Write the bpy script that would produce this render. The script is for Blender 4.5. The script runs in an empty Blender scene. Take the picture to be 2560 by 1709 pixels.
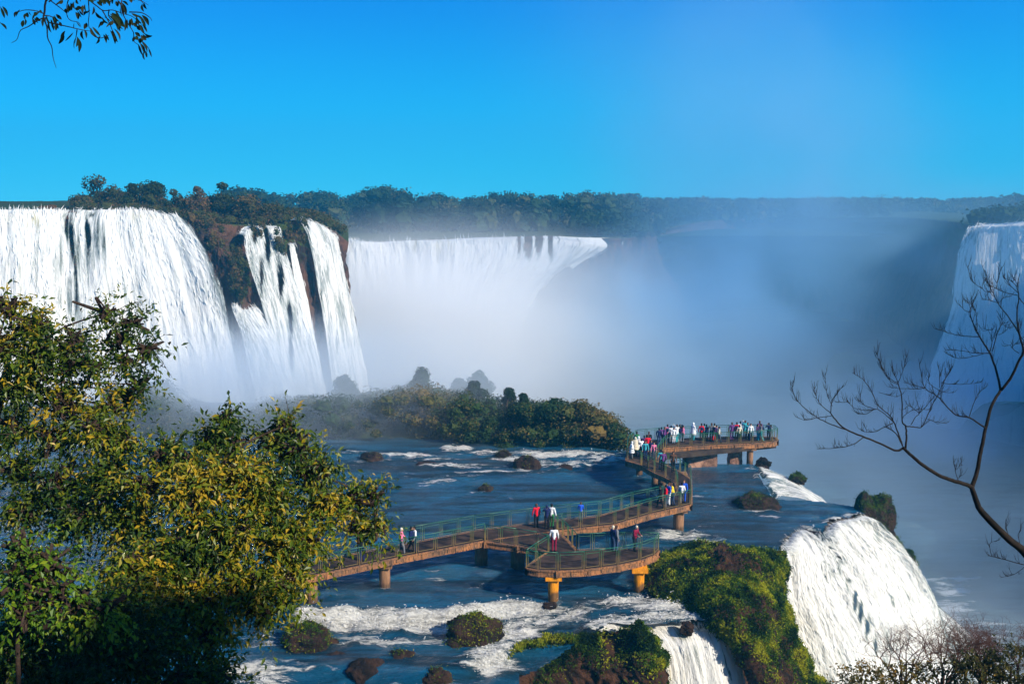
import bpy, math, random
import numpy as np
from mathutils import Vector

random.seed(7)
RNG = np.random.default_rng(11)
C = bpy.context.scene.collection
SC = bpy.context.scene
R = math.radians

# ---------------------------------------------------------------- camera
FPX = 2560 * 35.0 / 36.0
PITCH = R(8.2)
CAMZ = 25.0
K = 2560.0 / 2349.0
FWD = np.array([0, math.cos(PITCH), -math.sin(PITCH)])
UP = np.array([0, math.sin(PITCH), math.cos(PITCH)])
CAM = np.array([0, 0, CAMZ])


def ray(px, py):
    return np.array([1, 0, 0]) * (px - 1280) / FPX + UP * (854.5 - py) / FPX + FWD


def at(px, py, Y):
    """source pixel -> world point at distance Y"""
    d = ray(px, py)
    return CAM + d * (Y / d[1])


def onz(px, py, z):
    d = ray(px, py)
    return CAM + d * ((z - CAMZ) / d[2])


def pat(px, py, Y):
    return at(px * K, py * K, Y)


def ponz(px, py, z):
    return onz(px * K, py * K, z)


def proj(p):
    q = np.asarray(p) - CAM
    zc = q @ FWD
    return np.stack([q[..., 0] / zc * FPX + 1280, 854.5 - (q @ UP) / zc * FPX], -1) / K


# ---------------------------------------------------------------- noise
def _hash(ix, iy, iz, seed):
    h = (ix * 374761393 + iy * 668265263 + iz * 2147483647 + seed * 1274126177) & 0xFFFFFFFF
    h = ((h ^ (h >> 13)) * 1274126177) & 0xFFFFFFFF
    h = (h ^ (h >> 16)) & 0xFFFFFFFF
    return h.astype(np.float64) / 4294967295.0


def vnoise(p, seed=0):
    p = np.asarray(p, float)
    i = np.floor(p).astype(np.int64)
    f = p - i
    f = f * f * (3 - 2 * f)
    out = 0
    for dx in (0, 1):
        wx = f[..., 0] if dx else 1 - f[..., 0]
        for dy in (0, 1):
            wy = f[..., 1] if dy else 1 - f[..., 1]
            for dz in (0, 1):
                wz = f[..., 2] if dz else 1 - f[..., 2]
                out = out + wx * wy * wz * _hash(i[..., 0] + dx, i[..., 1] + dy, i[..., 2] + dz, seed)
    return out * 2 - 1


def fbm(p, octs=4, seed=0, lac=2.03, gain=0.5):
    p = np.asarray(p, float)
    a, s, t = 1.0, 0, 0
    for k in range(octs):
        s = s + a * vnoise(p * lac ** k + 17.3 * k, seed + k)
        t += a
        a *= gain
    return s / t


def sstep(a, b, x):
    t = np.clip((x - a) / (b - a), 0, 1)
    return t * t * (3 - 2 * t)


# ---------------------------------------------------------------- mesh builder
class MB:
    def __init__(self):
        self.v, self.q, self.t, self.n = [], [], [], 0
        self.attr = {}

    def add(self, v, quads=None, tris=None, **attrs):
        v = np.asarray(v, float).reshape(-1, 3)
        if quads is not None and len(quads):
            self.q.append(np.asarray(quads, np.int64).reshape(-1, 4) + self.n)
        if tris is not None and len(tris):
            self.t.append(np.asarray(tris, np.int64).reshape(-1, 3) + self.n)
        for k, a in attrs.items():
            self.attr.setdefault(k, []).append(np.broadcast_to(np.asarray(a, float), (len(v),)))
        self.v.append(v)
        self.n += len(v)
        return self

    def box(self, c, s, rz=0.0):
        x, y, z = s[0] / 2, s[1] / 2, s[2] / 2
        v = np.array([[-x, -y, -z], [x, -y, -z], [x, y, -z], [-x, y, -z], [-x, -y, z], [x, -y, z], [x, y, z], [-x, y, z]])
        cz, sz = math.cos(rz), math.sin(rz)
        v = v @ np.array([[cz, sz, 0], [-sz, cz, 0], [0, 0, 1]]) + np.asarray(c, float)
        return self.add(v, [[0, 3, 2, 1], [4, 5, 6, 7], [0, 1, 5, 4], [1, 2, 6, 5], [2, 3, 7, 6], [3, 0, 4, 7]])

    def bar(self, a, b, w, h):
        """rectangular bar from a to b"""
        a, b = np.asarray(a, float), np.asarray(b, float)
        d = b - a
        d = d / (np.linalg.norm(d) + 1e-9)
        up = np.array([0, 0, 1.0]) if abs(d[2]) < 0.95 else np.array([0, 1.0, 0])
        s = np.cross(d, up)
        s /= np.linalg.norm(s)
        u = np.cross(s, d)
        v = []
        for p in (a, b):
            for i, j in ((-1, -1), (1, -1), (1, 1), (-1, 1)):
                v.append(p + s * i * w / 2 + u * j * h / 2)
        return self.add(v, [[0, 1, 2, 3], [7, 6, 5, 4], [0, 4, 5, 1], [1, 5, 6, 2], [2, 6, 7, 3], [3, 7, 4, 0]])

    def tube(self, pts, rad, sides=6, cap=True):
        pts = np.asarray(pts, float)
        n = len(pts)
        rad = np.broadcast_to(np.asarray(rad, float), (n,))
        d = np.gradient(pts, axis=0)
        d /= np.linalg.norm(d, axis=1, keepdims=True) + 1e-9
        ref = np.array([0.31, 0.92, 0.2])
        s = np.cross(d, ref)
        s /= np.linalg.norm(s, axis=1, keepdims=True) + 1e-9
        u = np.cross(s, d)
        a = np.linspace(0, 2 * math.pi, sides, endpoint=False)
        ring = s[:, None, :] * np.cos(a)[None, :, None] + u[:, None, :] * np.sin(a)[None, :, None]
        v = pts[:, None, :] + ring * rad[:, None, None]
        q = []
        for i in range(n - 1):
            for j in range(sides):
                k = (j + 1) % sides
                q.append([i * sides + j, i * sides + k, (i + 1) * sides + k, (i + 1) * sides + j])
        v = v.reshape(-1, 3)
        t = []
        if cap:
            v = np.vstack([v, pts[0], pts[-1]])
            for j in range(sides):
                k = (j + 1) % sides
                t.append([n * sides, k, j])
                t.append([n * sides + 1, (n - 1) * sides + j, (n - 1) * sides + k])
        return self.add(v, q, t)

    def build(self, name, mat=None, parent=None, smooth=False):
        me = bpy.data.meshes.new(name)
        v = np.concatenate(self.v) if self.v else np.zeros((0, 3))
        q = np.concatenate(self.q) if self.q else np.zeros((0, 4), np.int64)
        t = np.concatenate(self.t) if self.t else np.zeros((0, 3), np.int64)
        me.vertices.add(len(v))
        me.vertices.foreach_set('co', v.astype(np.float32).ravel())
        nl = q.size + t.size
        me.loops.add(nl)
        me.loops.foreach_set('vertex_index', np.concatenate([q.ravel(), t.ravel()]).astype(np.int32))
        me.polygons.add(len(q) + len(t))
        ls = np.concatenate([np.arange(len(q)) * 4, q.size + np.arange(len(t)) * 3]).astype(np.int32)
        me.polygons.foreach_set('loop_start', ls)
        me.polygons.foreach_set('use_smooth', np.full(len(q) + len(t), bool(smooth)))
        me.update(calc_edges=True)
        for k, a in self.attr.items():
            at_ = me.attributes.new(k, 'FLOAT', 'POINT')
            at_.data.foreach_set('value', np.concatenate(a).astype(np.float32))
        if mat:
            me.materials.append(mat)
        o = bpy.data.objects.new(name, me)
        C.objects.link(o)
        if parent is not None:
            o.parent = parent
            if parent.type == 'EMPTY' or True:
                # vertices are given in world space: cancel the parent's offset
                m = parent.matrix_basis.copy()
                pp = parent.parent
                while pp is not None:
                    m = pp.matrix_basis @ m
                    pp = pp.parent
                o.matrix_parent_inverse = m.inverted()
        return o


def tag(o, label=None, cat=None, group=None, kind=None):
    if label:
        o['label'] = label
    if cat:
        o['category'] = cat
    if group:
        o['group'] = group
    if kind:
        o['kind'] = kind
    return o


def empty(name, loc=(0, 0, 0), rz=0.0, label=None, cat=None, group=None):
    o = bpy.data.objects.new(name, None)
    C.objects.link(o)
    o.location = Vector(np.asarray(loc, float).tolist())
    o.rotation_euler = (0, 0, rz)
    o.empty_display_size = 0.3
    return tag(o, label, cat, group)


def spline(P, n):
    """Catmull-Rom resample of control points P (k,d) at n uniform params"""
    P = np.asarray(P, float)
    k = len(P)
    if k == 2:
        t = np.linspace(0, 1, n)[:, None]
        return P[0] * (1 - t) + P[1] * t
    Q = np.vstack([2 * P[0] - P[1], P, 2 * P[-1] - P[-2]])
    t = np.linspace(0, k - 1 - 1e-9, n)
    i = np.floor(t).astype(int)
    f = (t - i)[:, None]
    a, b, c, d = Q[i], Q[i + 1], Q[i + 2], Q[i + 3]
    return 0.5 * ((2 * b) + (-a + c) * f + (2 * a - 5 * b + 4 * c - d) * f ** 2 + (-a + 3 * b - 3 * c + d) * f ** 3)


def surf(rows, nu, nv):
    """rows of (px,py,Y) in P pixels -> grid (nv,nu,3) world"""
    rr = [spline([pat(*p) for p in r], nu) for r in rows]
    rr = np.stack(rr)
    out = np.zeros((nv, nu, 3))
    g = spline(rr.reshape(len(rr), -1), nv)
    return g.reshape(nv, nu, 3)


def grid_normals(G):
    du = np.gradient(G, axis=1)
    dv = np.gradient(G, axis=0)
    n = np.cross(du, dv)
    n /= np.linalg.norm(n, axis=-1, keepdims=True) + 1e-9
    return n


def grid_quads(nv, nu, mask=None):
    i = np.arange(nv * nu).reshape(nv, nu)
    q = np.stack([i[:-1, :-1], i[:-1, 1:], i[1:, 1:], i[1:, :-1]], -1)
    if mask is not None:
        q = q[mask]
    return q.reshape(-1, 4)


# ---------------------------------------------------------------- materials
def newmat(name):
    m = bpy.data.materials.new(name)
    m.use_nodes = True
    nt = m.node_tree
    for n in list(nt.nodes):
        nt.nodes.remove(n)
    return m, nt


def N(nt, typ, **kw):
    n = nt.nodes.new(typ)
    for k, v in kw.items():
        if k.startswith('i_'):
            key = k[2:]
            key = int(key) if key.isdigit() else key.replace('_', ' ')
            n.inputs[key].default_value = v
        else:
            setattr(n, k, v)
    return n


def L(nt, a, b):
    nt.links.new(a, b)


def mixc(nt, fac, a, b):
    n = nt.nodes.new('ShaderNodeMix')
    n.data_type = 'RGBA'
    for sock, val in ((n.inputs[0], fac), (n.inputs[6], a), (n.inputs[7], b)):
        if isinstance(val, bpy.types.NodeSocket):
            nt.links.new(val, sock)
        elif isinstance(val, (tuple, list)):
            sock.default_value = (*val, 1) if len(val) == 3 else val
        else:
            sock.default_value = val
    return n.outputs[2]


def math_(nt, op, a, b=0.0, clamp=False):
    n = nt.nodes.new('ShaderNodeMath')
    n.operation = op
    n.use_clamp = clamp
    for s, v in ((n.inputs[0], a), (n.inputs[1], b)):
        if isinstance(v, bpy.types.NodeSocket):
            nt.links.new(v, s)
        else:
            s.default_value = v
    return n.outputs[0]


def mrange(nt, v, a, b, c=0.0, d=1.0, smooth=True):
    n = nt.nodes.new('ShaderNodeMapRange')
    n.interpolation_type = 'SMOOTHSTEP' if smooth else 'LINEAR'
    nt.links.new(v, n.inputs[0])
    n.inputs[1].default_value, n.inputs[2].default_value = a, b
    n.inputs[3].default_value, n.inputs[4].default_value = c, d
    return n.outputs[0]


def noise(nt, vec, scale, detail=4.0, rough=0.5, dist=0.0):
    n = nt.nodes.new('ShaderNodeTexNoise')
    n.inputs['Scale'].default_value = scale
    n.inputs['Detail'].default_value = detail
    n.inputs['Roughness'].default_value = rough
    n.inputs['Distortion'].default_value = dist
    if vec is not None:
        nt.links.new(vec, n.inputs['Vector'])
    return n.outputs[0]


def coords(nt, scale=(1, 1, 1), kind='Object', rot=(0, 0, 0)):
    tc = nt.nodes.new('ShaderNodeTexCoord')
    mp = nt.nodes.new('ShaderNodeMapping')
    mp.inputs['Scale'].default_value = scale
    mp.inputs['Rotation'].default_value = rot
    nt.links.new(tc.outputs[kind], mp.inputs['Vector'])
    return mp.outputs[0]


def attr(nt, name):
    n = nt.nodes.new('ShaderNodeAttribute')
    n.attribute_name = name
    return n.outputs['Fac']


def bump(nt, h, strength=0.3, dist=0.1):
    n = nt.nodes.new('ShaderNodeBump')
    n.inputs['Strength'].default_value = strength
    n.inputs['Distance'].default_value = dist
    nt.links.new(h, n.inputs['Height'])
    return n.outputs[0]


def principled(nt, col, rough=0.7, spec=0.3, nrm=None, metal=0.0):
    b = nt.nodes.new('ShaderNodeBsdfPrincipled')
    for key, v in (('Base Color', col), ('Roughness', rough), ('Specular IOR Level', spec), ('Metallic', metal)):
        if isinstance(v, bpy.types.NodeSocket):
            nt.links.new(v, b.inputs[key])
        elif isinstance(v, (tuple, list)):
            b.inputs[key].default_value = (*v, 1)
        else:
            b.inputs[key].default_value = v
    if nrm is not None:
        nt.links.new(nrm, b.inputs['Normal'])
    return b


def out(nt, sh, vol=None):
    o = nt.nodes.new('ShaderNodeOutputMaterial')
    if sh is not None:
        nt.links.new(sh, o.inputs['Surface'])
    if vol is not None:
        nt.links.new(vol, o.inputs['Volume'])


def leaf_mat(name, c1, c2, c3, trans=0.35, rough=0.5, spec=0.25):
    """c1 dark, c2 mid, c3 accent, chosen by the per-leaf attribute 'tone' (0..1)"""
    m, nt = newmat(name)
    t = attr(nt, 'tone')
    cr = nt.nodes.new('ShaderNodeValToRGB')
    cr.color_ramp.elements[0].position = 0.1
    cr.color_ramp.elements[0].color = (*c1, 1)
    cr.color_ramp.elements[1].position = 0.95
    cr.color_ramp.elements[1].color = (*c3, 1)
    e = cr.color_ramp.elements.new(0.5)
    e.color = (*c2, 1)
    L(nt, t, cr.inputs[0])
    b = principled(nt, cr.outputs[0], rough, spec)
    tr = nt.nodes.new('ShaderNodeBsdfTranslucent')
    L(nt, cr.outputs[0], tr.inputs[0])
    mx = nt.nodes.new('ShaderNodeMixShader')
    mx.inputs[0].default_value = trans
    L(nt, b.outputs[0], mx.inputs[1])
    L(nt, tr.outputs[0], mx.inputs[2])
    out(nt, mx.outputs[0])
    return m


def plain(name, c1, c2, scale=2.0, rough=0.8, spec=0.2, bs=0.3, bd=0.02, metal=0.0):
    m, nt = newmat(name)
    co = coords(nt)
    n = noise(nt, co, scale, 6, 0.6)
    col = mixc(nt, mrange(nt, n, 0.35, 0.65), c1, c2)
    n2 = noise(nt, co, scale * 6, 5, 0.6)
    b = principled(nt, col, rough, spec, bump(nt, n2, bs, bd), metal)
    out(nt, b.outputs[0])
    return m


def rock_mat(name, c1, c2, moss1, moss2, moss=0.5, scale=0.5):
    m, nt = newmat(name)
    co = coords(nt)
    cs = coords(nt, (1, 1, 0.35))
    n = noise(nt, cs, scale, 8, 0.65, 0.5)
    base = mixc(nt, mrange(nt, n, 0.38, 0.62), c1, c2)
    g = nt.nodes.new('ShaderNodeNewGeometry')
    sp = nt.nodes.new('ShaderNodeSeparateXYZ')
    L(nt, g.outputs['Normal'], sp.inputs[0])
    n3 = noise(nt, co, scale * 0.8, 6, 0.6)
    a = attr(nt, 'moss')
    s = math_(nt, 'ADD', math_(nt, 'MULTIPLY', sp.outputs[2], 0.25), math_(nt, 'ADD', math_(nt, 'SUBTRACT', n3, 0.5), a))
    mk = mrange(nt, s, 1.0 - moss - 0.1, 1.0 - moss + 0.1)
    n4 = noise(nt, co, scale * 7, 5, 0.7)
    mc = mixc(nt, mrange(nt, n4, 0.35, 0.65), moss1, moss2)
    col = mixc(nt, mk, base, mc)
    hb = noise(nt, co, scale * 5, 10, 0.7)
    b = principled(nt, col, 0.85, 0.15, bump(nt, hb, 0.9, 0.35))
    out(nt, b.outputs[0])
    return m
# ================================================================ camera, sun, sky
cd = bpy.data.cameras.new('camera')
cam = bpy.data.objects.new('camera', cd)
C.objects.link(cam)
cd.lens, cd.sensor_width = 35.0, 36.0
cd.clip_start, cd.clip_end = 0.1, 6000
cam.location = (0, 0, CAMZ)
cam.rotation_euler = (R(90) - PITCH, 0, 0)
SC.camera = cam

SUN_EL, SUN_DIR = R(32), Vector((0.80, -0.60, 0)).normalized()
TO_SUN = Vector((SUN_DIR.x * math.cos(SUN_EL), SUN_DIR.y * math.cos(SUN_EL), math.sin(SUN_EL)))
sd = bpy.data.lights.new('sun', 'SUN')
sun = bpy.data.objects.new('sun', sd)
C.objects.link(sun)
sd.energy, sd.angle, sd.color = 4.8, R(0.5), (1.0, 0.90, 0.74)
sun.rotation_euler = TO_SUN.to_track_quat('Z', 'Y').to_euler()
sun.location = (60, -60, 90)

SKYRAMP = [(0.0, (.10, .86, .80)), (0.03, (.05, .88, .86)), (0.085, (.0, .86, 1.0)), (0.185, (.0, .62, 1.15)), (0.32, (.06, .46, .95)), (0.6, (.16, .44, .80))]
w = bpy.data.worlds.new('World')
SC.world = w
w.use_nodes = True
nt = w.node_tree
for n in list(nt.nodes):
    nt.nodes.remove(n)
sky = nt.nodes.new('ShaderNodeTexSky')
sky.sky_type = 'NISHITA'
sky.sun_disc = False
sky.sun_elevation = SUN_EL
sky.sun_rotation = math.atan2(TO_SUN.x, TO_SUN.y)
sky.altitude = 200
sky.air_density = 1.0
sky.dust_density = 0.15
sky.ozone_density = 2.0
tcw = nt.nodes.new('ShaderNodeTexCoord')
sxyz = nt.nodes.new('ShaderNodeSeparateXYZ')
L(nt, tcw.outputs['Generated'], sxyz.inputs[0])
zz_ = math_(nt, 'ADD', math_(nt, 'MULTIPLY', sxyz.outputs[2], 1.6), 0.22)
cxyz = nt.nodes.new('ShaderNodeCombineXYZ')
L(nt, sxyz.outputs[0], cxyz.inputs[0])
L(nt, sxyz.outputs[1], cxyz.inputs[1])
L(nt, zz_, cxyz.inputs[2])
L(nt, cxyz.outputs[0], sky.inputs[0])
# clear deep-blue air: each band of height keeps its own strength of blue
cr = nt.nodes.new('ShaderNodeValToRGB')
els = cr.color_ramp.elements
els[0].position, els[0].color = SKYRAMP[0][0], (*SKYRAMP[0][1], 1)
els[1].position, els[1].color = SKYRAMP[-1][0], (*SKYRAMP[-1][1], 1)
for pos_, c_ in SKYRAMP[1:-1]:
    e_ = els.new(pos_)
    e_.color = (*c_, 1)
L(nt, sxyz.outputs[2], cr.inputs[0])
ml = nt.nodes.new('ShaderNodeMix')
ml.data_type, ml.blend_type = 'RGBA', 'MULTIPLY'
ml.inputs[0].default_value = 1.0
L(nt, sky.outputs[0], ml.inputs[6])
L(nt, cr.outputs[0], ml.inputs[7])
bg = nt.nodes.new('ShaderNodeBackground')
bg.inputs[1].default_value = 0.15
L(nt, ml.outputs[2], bg.inputs[0])
wo = nt.nodes.new('ShaderNodeOutputWorld')
L(nt, bg.outputs[0], wo.inputs[0])

SC.render.engine = 'CYCLES'
cy = SC.cycles
cy.use_denoising = True
cy.max_bounces = 8
cy.diffuse_bounces = 3
cy.glossy_bounces = 3
cy.transparent_max_bounces = 16
cy.transmission_bounces = 3
cy.volume_bounces = 6
cy.volume_step_rate = 1.5
cy.sample_clamp_indirect = 6
SC.view_settings.view_transform = 'Standard'
SC.view_settings.look = 'None'
SC.view_settings.gamma = 1
SC.view_settings.exposure = 0.8
SC.view_settings.use_curve_mapping = False

# ================================================================ materials of the setting
M = {}
M['rock'] = rock_mat('rock brown wet', (0.085, 0.038, 0.018), (0.014, 0.009, 0.007), (0.06, 0.085, 0.008), (0.012, 0.03, 0.004), 0.55, 1.3)
M['cliff'] = rock_mat('cliff rock far', (0.10, 0.05, 0.03), (0.018, 0.013, 0.010), (0.05, 0.07, 0.010), (0.014, 0.026, 0.005), 0.56, 0.45)
M['boulder'] = rock_mat('boulder', (0.050, 0.026, 0.016), (0.010, 0.008, 0.007), (0.045, 0.07, 0.01), (0.012, 0.03, 0.004), 0.42, 0.9)
M['soil'] = rock_mat('forest ground', (0.05, 0.03, 0.018), (0.02, 0.015, 0.01), (0.03, 0.045, 0.008), (0.015, 0.03, 0.005), 0.7, 0.3)


def water_mat(name, deep, foamc, sx=(0.30, 1.7, 1), sc=1.0):
    m, nt = newmat(name)
    co = coords(nt, sx)
    f = attr(nt, 'foam')
    a = noise(nt, co, 0.8 * sc, 9, 0.70, 0.9)
    b = noise(nt, co, 4.5 * sc, 7, 0.75, 0.6)
    c = noise(nt, coords(nt, (0.16, 1.1, 1)), 1.1 * sc, 6, 0.7, 0.6)
    s = math_(nt, 'ADD', math_(nt, 'MULTIPLY', a, 1.9), math_(nt, 'ADD', math_(nt, 'MULTIPLY', b, 0.95), math_(nt, 'MULTIPLY', c, 0.9)))
    s = math_(nt, 'ADD', s, math_(nt, 'MULTIPLY', f, 0.80))
    mk = mrange(nt, s, 2.26, 2.60)
    dcol = mixc(nt, mrange(nt, noise(nt, coords(nt, (.12, .7, 1)), 0.7, 7, .65, .6), 0.38, 0.62), tuple(c_ * .45 for c_ in deep), tuple(c_ * 2.4 for c_ in deep))
    dcol = mixc(nt, mrange(nt, f, .15, .8, 0, .7), dcol, (0.010, 0.042, 0.050))
    fc = mixc(nt, mrange(nt, math_(nt, 'ADD', math_(nt, 'MULTIPLY', b, .65), math_(nt, 'MULTIPLY', a, .35)), 0.42, 0.56), tuple(c_ * 0.42 for c_ in foamc), foamc)
    col = mixc(nt, mk, dcol, fc)
    h1 = noise(nt, coords(nt, (0.5, 1.5, 1)), 1.5 * sc, 9, 0.72, 0.8)
    h2 = noise(nt, coords(nt, (0.9, 1.4, 1)), 6.0 * sc, 6, 0.7, 0.5)
    h = math_(nt, 'ADD', h1, math_(nt, 'MULTIPLY', h2, 0.22))
    rough = math_(nt, 'ADD', math_(nt, 'MULTIPLY', mk, 0.6), 0.12)
    p = principled(nt, col, rough, 0.5, bump(nt, h, 1.0, 0.75 / sc))
    out(nt, p.outputs[0])
    return m


M['river'] = water_mat('river water', (0.003, 0.046, 0.095), (0.86, 0.85, 0.79))
M['gorge'] = water_mat('gorge water', (0.02, 0.05, 0.06), (0.8, 0.83, 0.85), (0.12, 0.35, 1), .5)


def fall_mat(name, hi, lo, tint, su=1.0, froth=0.0):
    m, nt = newmat(name)
    cb = nt.nodes.new('ShaderNodeCombineXYZ')
    L(nt, attr(nt, 'uu'), cb.inputs[0])
    L(nt, attr(nt, 'vv'), cb.inputs[1])

    def mp(s):
        n = nt.nodes.new('ShaderNodeMapping')
        n.inputs['Scale'].default_value = s
        L(nt, cb.outputs[0], n.inputs[0])
        return n.outputs[0]
    a = noise(nt, mp((0.55 * su, 0.045 * su, 1)), 1.0, 8, 0.68, 0.25)
    b = noise(nt, mp((2.6 * su, 0.22 * su, 1)), 1.0, 8, 0.72, 0.5)
    c = noise(nt, mp((4.5 * su, 0.9 * su, 1)), 1.0, 7, 0.75, 0.8)
    e = noise(nt, mp((1.3 * su, 0.28 * su, 1)), 1.0, 8, 0.75, 0.9)
    s = math_(nt, 'ADD', math_(nt, 'MULTIPLY', a, 0.45), math_(nt, 'ADD', math_(nt, 'MULTIPLY', b, 0.35), math_(nt, 'MULTIPLY', c, 0.2)))
    cov = attr(nt, 'cover')
    k = math_(nt, 'ADD', cov, math_(nt, 'MULTIPLY', math_(nt, 'SUBTRACT', s, 0.5), 3.0))
    alpha = mrange(nt, k, 0.26, 0.50)
    w1 = math_(nt, 'ADD', k, math_(nt, 'MULTIPLY', math_(nt, 'SUBTRACT', b, 0.5), 1.2))
    white = mrange(nt, w1, 0.36, 0.86)
    sp = mrange(nt, math_(nt, 'ADD', math_(nt, 'MULTIPLY', e, .55), math_(nt, 'ADD', math_(nt, 'MULTIPLY', c, .35), math_(nt, 'MULTIPLY', a, .25 * froth))), 0.58 + froth * .025, 0.66 + froth * .02)
    white = math_(nt, 'MULTIPLY', white, math_(nt, 'SUBTRACT', 1.0, math_(nt, 'MULTIPLY', sp, 0.25 + froth * .65)))
    col = mixc(nt, white, lo, hi)
    col = mixc(nt, math_(nt, 'MULTIPLY', attr(nt, 'tint'), math_(nt, 'SUBTRACT', 1.2, white), True), col, tint)
    if froth:
        tooth = noise(nt, mp((1.9 * su, 0.35 * su, 1)), 1.0, 7, 0.7, 0.6)
        lk = mrange(nt, math_(nt, 'ADD', attr(nt, 'lip'), math_(nt, 'MULTIPLY', math_(nt, 'SUBTRACT', tooth, 0.5), 3.0)), 0.40, 0.62)
        col = mixc(nt, lk, col, (0.012, 0.045, 0.055))
    h = math_(nt, 'ADD', math_(nt, 'MULTIPLY', a, 1.0), math_(nt, 'ADD', math_(nt, 'MULTIPLY', b, 0.45), math_(nt, 'ADD', math_(nt, 'MULTIPLY', c, 0.25), math_(nt, 'MULTIPLY', e, .5))))
    p = principled(nt, col, 0.6, 0.2, bump(nt, h, 0.5, (1.0 - .55 * froth) / su))
    tl = nt.nodes.new('ShaderNodeBsdfTranslucent')
    L(nt, col, tl.inputs[0])
    m0 = nt.nodes.new('ShaderNodeMixShader')
    m0.inputs[0].default_value = 0.3
    L(nt, p.outputs[0], m0.inputs[1])
    L(nt, tl.outputs[0], m0.inputs[2])
    p = m0
    tr = nt.nodes.new('ShaderNodeBsdfTransparent')
    mx = nt.nodes.new('ShaderNodeMixShader')
    L(nt, alpha, mx.inputs[0])
    L(nt, tr.outputs[0], mx.inputs[1])
    L(nt, p.outputs[0], mx.inputs[2])
    out(nt, mx.outputs[0])
    return m


M['fall'] = fall_mat('falling water', (0.88, 0.88, 0.87), (0.30, 0.35, 0.35), (0.72, 0.64, 0.36), 0.6)
M['fallnear'] = fall_mat('falling water near', (0.90, 0.89, 0.86), (0.20, 0.25, 0.24), (0.70, 0.55, 0.20), 1.2, 0.6)

m_, nt_ = newmat('spray drops')
p_ = principled(nt_, (0.88, 0.88, 0.86), .7, .1)
tl_ = nt_.nodes.new('ShaderNodeBsdfTranslucent')
tl_.inputs[0].default_value = (0.88, 0.88, 0.86, 1)
mx_ = nt_.nodes.new('ShaderNodeMixShader')
mx_.inputs[0].default_value = .5
L(nt_, p_.outputs[0], mx_.inputs[1])
L(nt_, tl_.outputs[0], mx_.inputs[2])
out(nt_, mx_.outputs[0])
M['spray'] = m_

# ================================================================ river on the ledge
XL, XR, Y0, Y1 = -62.0, 36.0, 43.0, 122.0
step = 0.2
xs = np.arange(XL, XR, step)
ys = np.arange(Y0, Y1, step)
GX, GY = np.meshgrid(xs, ys)
P0 = np.stack([GX, GY, np.zeros_like(GX)], -1)
pp = proj(P0)
PX, PY = pp[..., 0], pp[..., 1]

FOAM = [(1040, 1030, 38, 9, 1), (1112, 1040, 36, 8, 1), (1300, 1044, 150, 9, 1.1), (1390, 1056, 60, 9, 1), (1320, 1068, 120, 6, .8), (1230, 1064, 60, 6, .8),
        (950, 1048, 70, 5, .8), (890, 1045, 60, 5, .7), (1040, 1070, 110, 6, .85), (1170, 1055, 70, 6, .85), (820, 1038, 60, 4, .6), (1010, 1056, 60, 4, .7), (1100, 1084, 70, 4, .6), (860, 1100, 60, 4, .5), (1250, 1085, 60, 4, .5), (1150, 1140, 60, 3, .4), (1480, 1100, 30, 3, .4), (1650, 1160, 40, 3, .45), (1450, 1345, 60, 5, .5), (1120, 1350, 60, 5, .45), (800, 1370, 60, 6, .45), (1050, 1375, 60, 5, .4),
        (1010, 1106, 50, 9, .72), (960, 1098, 45, 5, .5), (1060, 1093, 60, 4, .5), (920, 1085, 70, 4, .4), (830, 1060, 60, 5, .35),
        (1560, 1230, 80, 14, .85), (1620, 1245, 70, 9, .75), (1530, 1222, 30, 8, .7), (1770, 1184, 40, 4, .75), (1740, 1172, 30, 4, .7), (1560, 1212, 60, 4, .4),
        (980, 1312, 50, 7, .5), (1010, 1330, 45, 6, .45), (900, 1325, 40, 5, .3),
        (860, 1418, 200, 14, 1.1), (850, 1447, 210, 16, .72), (700, 1440, 60, 22, .7), (1000, 1440, 90, 18, .7),
        (1180, 1430, 60, 40, 1.1), (1250, 1405, 50, 25, .9), (1130, 1480, 60, 30, 1.1), (1040, 1540, 120, 22, .9), (950, 1545, 60, 16, .9),
        (590, 1525, 100, 50, .85), (700, 1530, 90, 10, .5), (620, 1440, 60, 30, .6),
        (1320, 1405, 70, 18, .9), (1440, 1388, 80, 16, 1.1), (1560, 1398, 110, 20, 1.2), (1280, 1378, 26, 10, .8), (1475, 1362, 34, 10, .7), (1500, 1345, 20, 12, .6),
        (1270, 1392, 40, 10, .7), (1600, 1130, 40, 3, .4), (1720, 1075, 26, 5, .6), (1810, 1240, 30, 10, .9), (1860, 1216, 36, 8, .9), (1905, 1196, 26, 8, .9), (1960, 1184, 36, 6, .8), (1790, 1290, 16, 16, .8), (1770, 1110, 16, 20, .6), (1745, 1090, 14, 14, .6), (1400, 1425, 80, 16, .9), (1500, 1425, 80, 14, 1.0), (1590, 1425, 70, 12, 1.0), (900, 1245, 30, 3, .2), (1350, 1200, 30, 3, .25), (1580, 1140, 30, 3, .5)]
FOAM += [(x_, y_, rx_, 4, .62) for (x_, y_, rx_) in [(1208, 1080, 46), (1155, 1054, 30), (1297, 1079, 30), (1114, 1130, 34), (1742, 1172, 60), (975, 1070, 40), (850, 1058, 46), (884, 1352, 26), (1104, 1296, 26), (1188, 1302, 26), (1557, 1220, 30), (1562, 1132, 20), (1270, 1384, 34), (1466, 1366, 34), (1087, 1484, 70), (700, 1498, 70), (838, 1566, 60), (920, 1524, 44), (1050, 1506, 40)]]
nz = np.stack([GX * 0.35, GY * 0.8, 0 * GX], -1)
wob = fbm(nz, 4, 3)
wob2 = fbm(nz + 31.7, 4, 8)
foam = np.zeros_like(GX)
for (fx, fy, rx, ry, s) in FOAM:
    d = ((PX + wob * 22 - fx) / rx) ** 2 + ((PY + wob2 * 7 - fy) / ry) ** 2
    foam = np.maximum(foam, s * np.exp(-np.clip(d, 0, 30) * 0.9))
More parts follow.
